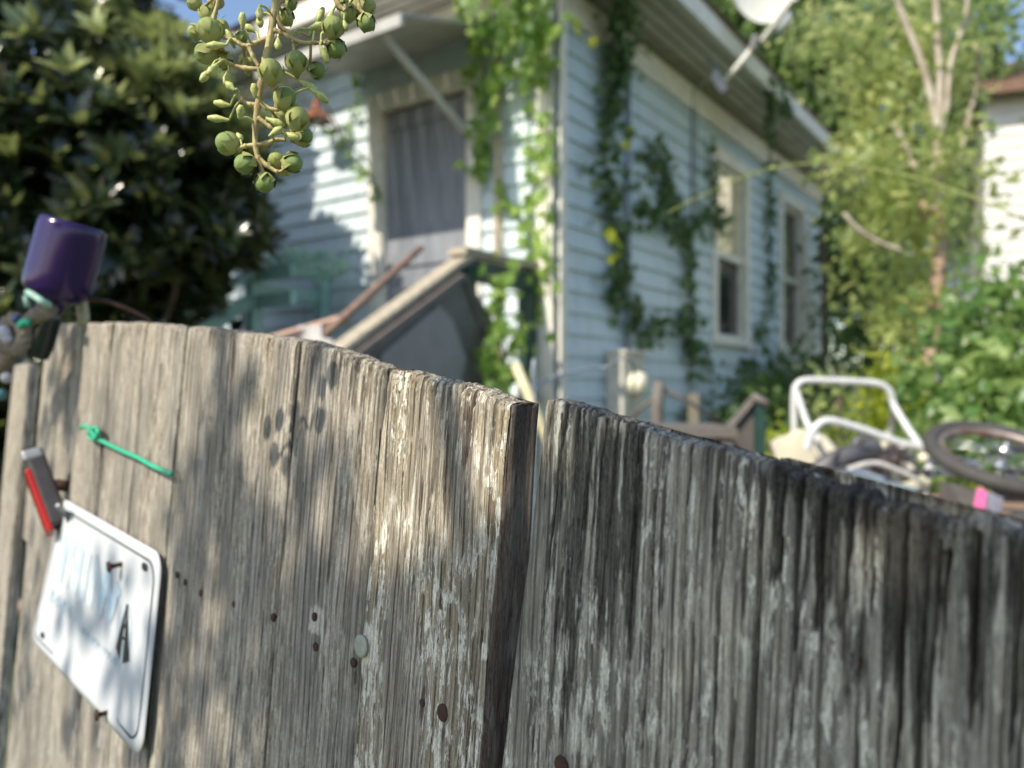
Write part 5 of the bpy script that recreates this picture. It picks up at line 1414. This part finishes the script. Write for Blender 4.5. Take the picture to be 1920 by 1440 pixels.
for (x, y, r, dy, ax_) in [(390, 24, 17, .012, (0, .1, 1)), (392, 56, 23, .0, (-.2, -.3, .8)), (386, 100, 22, .012, (-.8, .1, -.2)), (535, 33, 17, .01, (.2, -.4, -1)), (508, 133, 22, -.012, (.05, -.5, .9)),
                       (556, 115, 20, .0, (.1, -.5, .8)), (595, 132, 16, .01, (.9, -.3, -.2)), (624, 50, 20, .0, (.2, -.6, .7)), (629, 91, 20, .006, (.5, -.3, -.8)), (535, 183, 21, .0, (.6, .0, .7)), (559, 222, 21, -.008, (.5, -.4, .75)),
                       (568, 255, 19, .004, (.8, 0, .3)), (526, 219, 17, .014, (-.3, -.2, .6)), (425, 268, 21, .0, (-.8, -.4, .35)), (459, 307, 20, -.004, (-.4, -.6, -.5)), (518, 300, 16, .004, (-.2, -.5, .9)), (549, 305, 19, .0, (.9, -.3, -.15)),
                       (496, 343, 19, .0, (.05, -.5, -.9)), (415, 50, 15, .01, (.1, 0, 1)), (418, 112, 18, .016, (-.3, -.5, -.5)), (453, 70, 12, .01, (.8, 0, .4)), (466, 120, 13, .012, (.2, -.3, .9)), (366, 60, 15, .02, (-1, 0, 0)),
                       (364, 5, 14, .012, (-.5, 0, .6)), (405, 2, 15, .02, (.3, 0, 1)), (548, 205, 17, .02, (.2, .2, .8)), (545, 8, 13, .02, (0, 0, -1))]:
    caps.append((PB(x, y, dy), r / FPX * YB, Vector(ax_).normalized()))
stems = [[PB(525, -70), PB(518, 0), PB(514, 26), PB(506, 74), PB(498, 111), PB(489, 158), PB(483, 200), PB(479, 237), PB(479, 272), PB(484, 297), PB(493, 325)],
         [PB(515, 57), PB(540, 68), PB(566, 80), PB(590, 80), PB(610, 82)], [PB(518, 20), PB(526, 50), PB(545, 62), PB(550, 80)],
         [PB(500, 72), PB(478, 82), PB(458, 86), PB(440, 76), PB(420, 70)], [PB(466, 86), PB(474, 105), PB(485, 125)], [PB(500, 130), PB(460, 128), PB(432, 120), PB(412, 112)],
         [PB(486, 195), PB(470, 196), PB(455, 188), PB(448, 175)], [PB(486, 190), PB(500, 202), PB(520, 205), PB(530, 195)], [PB(484, 222), PB(508, 238), PB(522, 246), PB(545, 250)],
         [PB(479, 272), PB(460, 274), PB(445, 280)], [PB(480, 272), PB(500, 268), PB(520, 262), PB(535, 262)], [PB(484, 295), PB(500, 310), PB(520, 322), PB(530, 320)],
         [PB(516, 10), PB(530, 0), PB(545, -20)], [PB(405, 70), PB(400, 40), PB(410, 0), PB(412, -40)]]
buds = []
for (x, y, dx, dy_, ln) in [(487, 10, .1, -1, .008), (485, 28, .2, -1, .006), (432, 198, -.9, .2, .008), (440, 170, -.7, .7, .006), (430, 225, -1, .1, .010), (448, 222, .2, .6, .006), (575, 55, 1, .4, .009), (592, 48, .3, .9, .010), (580, 70, .5, .7, .007), (604, 62, 1, .2, .006),
                       (560, 150, .8, -.5, .011), (580, 165, .9, -.6, .010), (521, 72, .1, -1, .006), (478, 183, 0, .6, .006), (462, 95, -.3, -.6, .007), (410, 118, -.5, -.8, .008), (430, 130, -.2, -1, .008), (500, 222, 1, -.4, .008), (530, 250, 1, -.3, .008),
                       (505, 255, .8, .5, .007), (512, 318, 1, -.3, .008), (445, 250, .3, -.5, .005), (395, 130, -.4, -.8, .008), (480, 60, -.7, .4, .006), (600, 85, .4, -.9, .008), (440, 90, -.3, .8, .009), (425, 84, -.8, -.1, .009), (455, 55, .1, .9, .007)]:
    buds.append((PB(x, y, random.uniform(-.01, .012)), (dx, random.uniform(-.4, .3), dy_), ln, .0019))
sb = branch_thing("hanging stem of round green seed capsules, the longest cluster at top left", stems, caps, buds, YB)
caps2 = [(PB(687, 43, 0), 17 / FPX * YB, Vector((.2, -.4, -.9)).normalized()), (PB(688, 10, .01), 18 / FPX * YB, Vector((.7, 0, .5)).normalized()), (PB(653, 26, .01), 17 / FPX * YB, Vector((-.2, -.3, -.8)).normalized()), (PB(668, 12, .02), 15 / FPX * YB, Vector((0, -.3, -1)).normalized()), (PB(640, 10, .02), 12 / FPX * YB, Vector((-.5, -.3, -.6)).normalized())]
branch_thing("short cluster of green seed capsules cut by the top edge, right of the long stem", [[PB(630, -60), PB(628, -20), PB(634, 8), PB(648, 20)], [PB(660, -50), PB(668, -20), PB(674, 15), PB(682, 25)]], caps2, [(PB(624, 20), (-.4, 0, -1), .006, .0018), (PB(645, 38), (.2, 0, -1), .005, .0016)], YB)

# ================================================================ SHADE TREE, unseen, leaves placed to shade the fence
sh = empty('crape_myrtle', (-1.9, -1.6, 0), "unseen crape myrtle behind the camera, leaves placed to shade the fence", 'tree')
L_sh = leafmat("shade_leaf", (.04, .09, .02), (.08, .15, .03), (.15, .22, .05), trans=.25)
C = []
def fl(x, z): return np.array(FM @ Vector((x, 0, z)))
S3 = np.array(SUN)
n_sh = 0
# (x0,x1,z0,z1,count,spread) patches on the fence to be shaded, at distance range along the sun
ZT = CAMH
def shade(xc, zc, sx, sz, n, u0=1.1, u1=1.8):
    u0 += 1.0; u1 += 1.2; sz *= 1.4
    p = fl(xc, ZT + zc)
    q = p + np.outer(RNG.normal(size=n) * sx, np.array(FX)) + np.outer(RNG.normal(size=n) * sz, np.array((0, 0, 1.0)))
    C.append(q + S3 * (u0 + (u1 - u0) * RNG.random((n, 1))))
def shade_box(x0, x1, zlo, zhi, n, u0=1.7, u1=2.5):
    m_ = RNG.random((n, 2))
    for a, c_ in m_:
        x = x0 + (x1 - x0) * a
        z0 = zlo(x) if callable(zlo) else zlo; z1 = zhi(x) if callable(zhi) else zhi
        C.append((fl(x, ZT + z0 + (z1 - z0) * c_) + S3 * random.uniform(u0, u1))[None])
shade_box(.045, .55, -.70, lambda x: float(topz(x)) - ZT + .0, 2600)
shade_box(-.17, .05, -.60, lambda x: -.085 + .35 * x, 1900)
shade_box(-.07, .05, -.16, lambda x: -.06 + 1.0 * x, 60)
# dapples on the tan side (fence-local x, height relative to the camera)
for (px, py, sx, sz, n) in [(440, 1130, .018, .05, 34), (390, 900, .012, .05, 20), (470, 1050, .012, .03, 12), (100, 700, .03, .04, 30), (130, 640, .02, .02, 16), (120, 820, .02, .03, 16),
                            (340, 1120, .02, .05, 24), (430, 1300, .03, .06, 40), (160, 1240, .03, .05, 20), (330, 1330, .02, .05, 22), (395, 700, .006, .04, 14), (560, 1020, .008, .05, 14), (250, 1330, .015, .03, 14), (40, 1100, .03, .06, 24), (620, 1350, .03, .04, 40), (230, 1180, .02, .02, 10), (520, 1400, .03, .03, 30)]:
    p = F(px, py); shade(p.x, p.z - ZT, sx, sz, n, .9, 1.4)
C = np.concatenate(C); m_ = len(C)
leafmesh('crown', C, rdirs(m_), rdirs(m_, 0, .5, tuple(SUN)), .030 + .022 * RNG.random(m_), L_sh, sh, wid=.3)
cen = Vector(C.mean(0))
limb(sh, [(-1.9, -1.6, 0), (-1.8, -1.5, 1.2), (-1.5, -1.3, 2.4), cen + Vector((-.4, -.3, .3))], .06, .02, M_bark)
for k in range(12):
    e = Vector(C[RNG.integers(m_)]); limb(sh, [Vector((-1.5, -1.3, 2.4)), (Vector((-1.5, -1.3, 2.4)) + e) / 2 + Vector((0, 0, .15)), e], .014, .003, M_bark, 'branch')
# one more capsule cluster of that tree hangs outside the picture; its shadow falls on the boards
for k, (px, py, r) in enumerate([(500, 800, .0058), (524, 786, .0058), (549, 770, .0055), (595, 782, .0058), (512, 850, .006), (535, 870, .005), (552, 830, .005), (548, 800, .005), (620, 700, .006), (600, 720, .005)]):
    c = Vector(fl(F(px, py).x, F(px, py).z)) + SUN * (.27 + .004 * k)
    capsule(sh, c, r, Vector((random.uniform(-1, 1), random.uniform(-1, 1), .3)).normalized(), False, k)
p0 = Vector(fl(F(600, 640).x, F(600, 640).z)) + SUN * .29
b = MB(); b.tube(smoothpts([p0 + Vector((0, 0, .5)), p0, Vector(fl(F(560, 780).x, F(560, 780).z)) + SUN * .29, Vector(fl(F(520, 860).x, F(520, 860).z)) + SUN * .28], 5), .0012, 7); b.build('branch', M_twig, sh)
b = MB(); b.tube(smoothpts([(-1.5, -1.3, 2.4), (-.9, -.6, 2.45), (-.35, .1, 1.95), P(440, -150, .37), P(525, -76, .355), P(630, -66, .355), P(668, -56, .355)], 6), [.012] * 6 + [.009] * 6 + [.006] * 6 + [.0035] * 6 + [.0025] * 13, 8); b.build('branch', M_bark, sh)
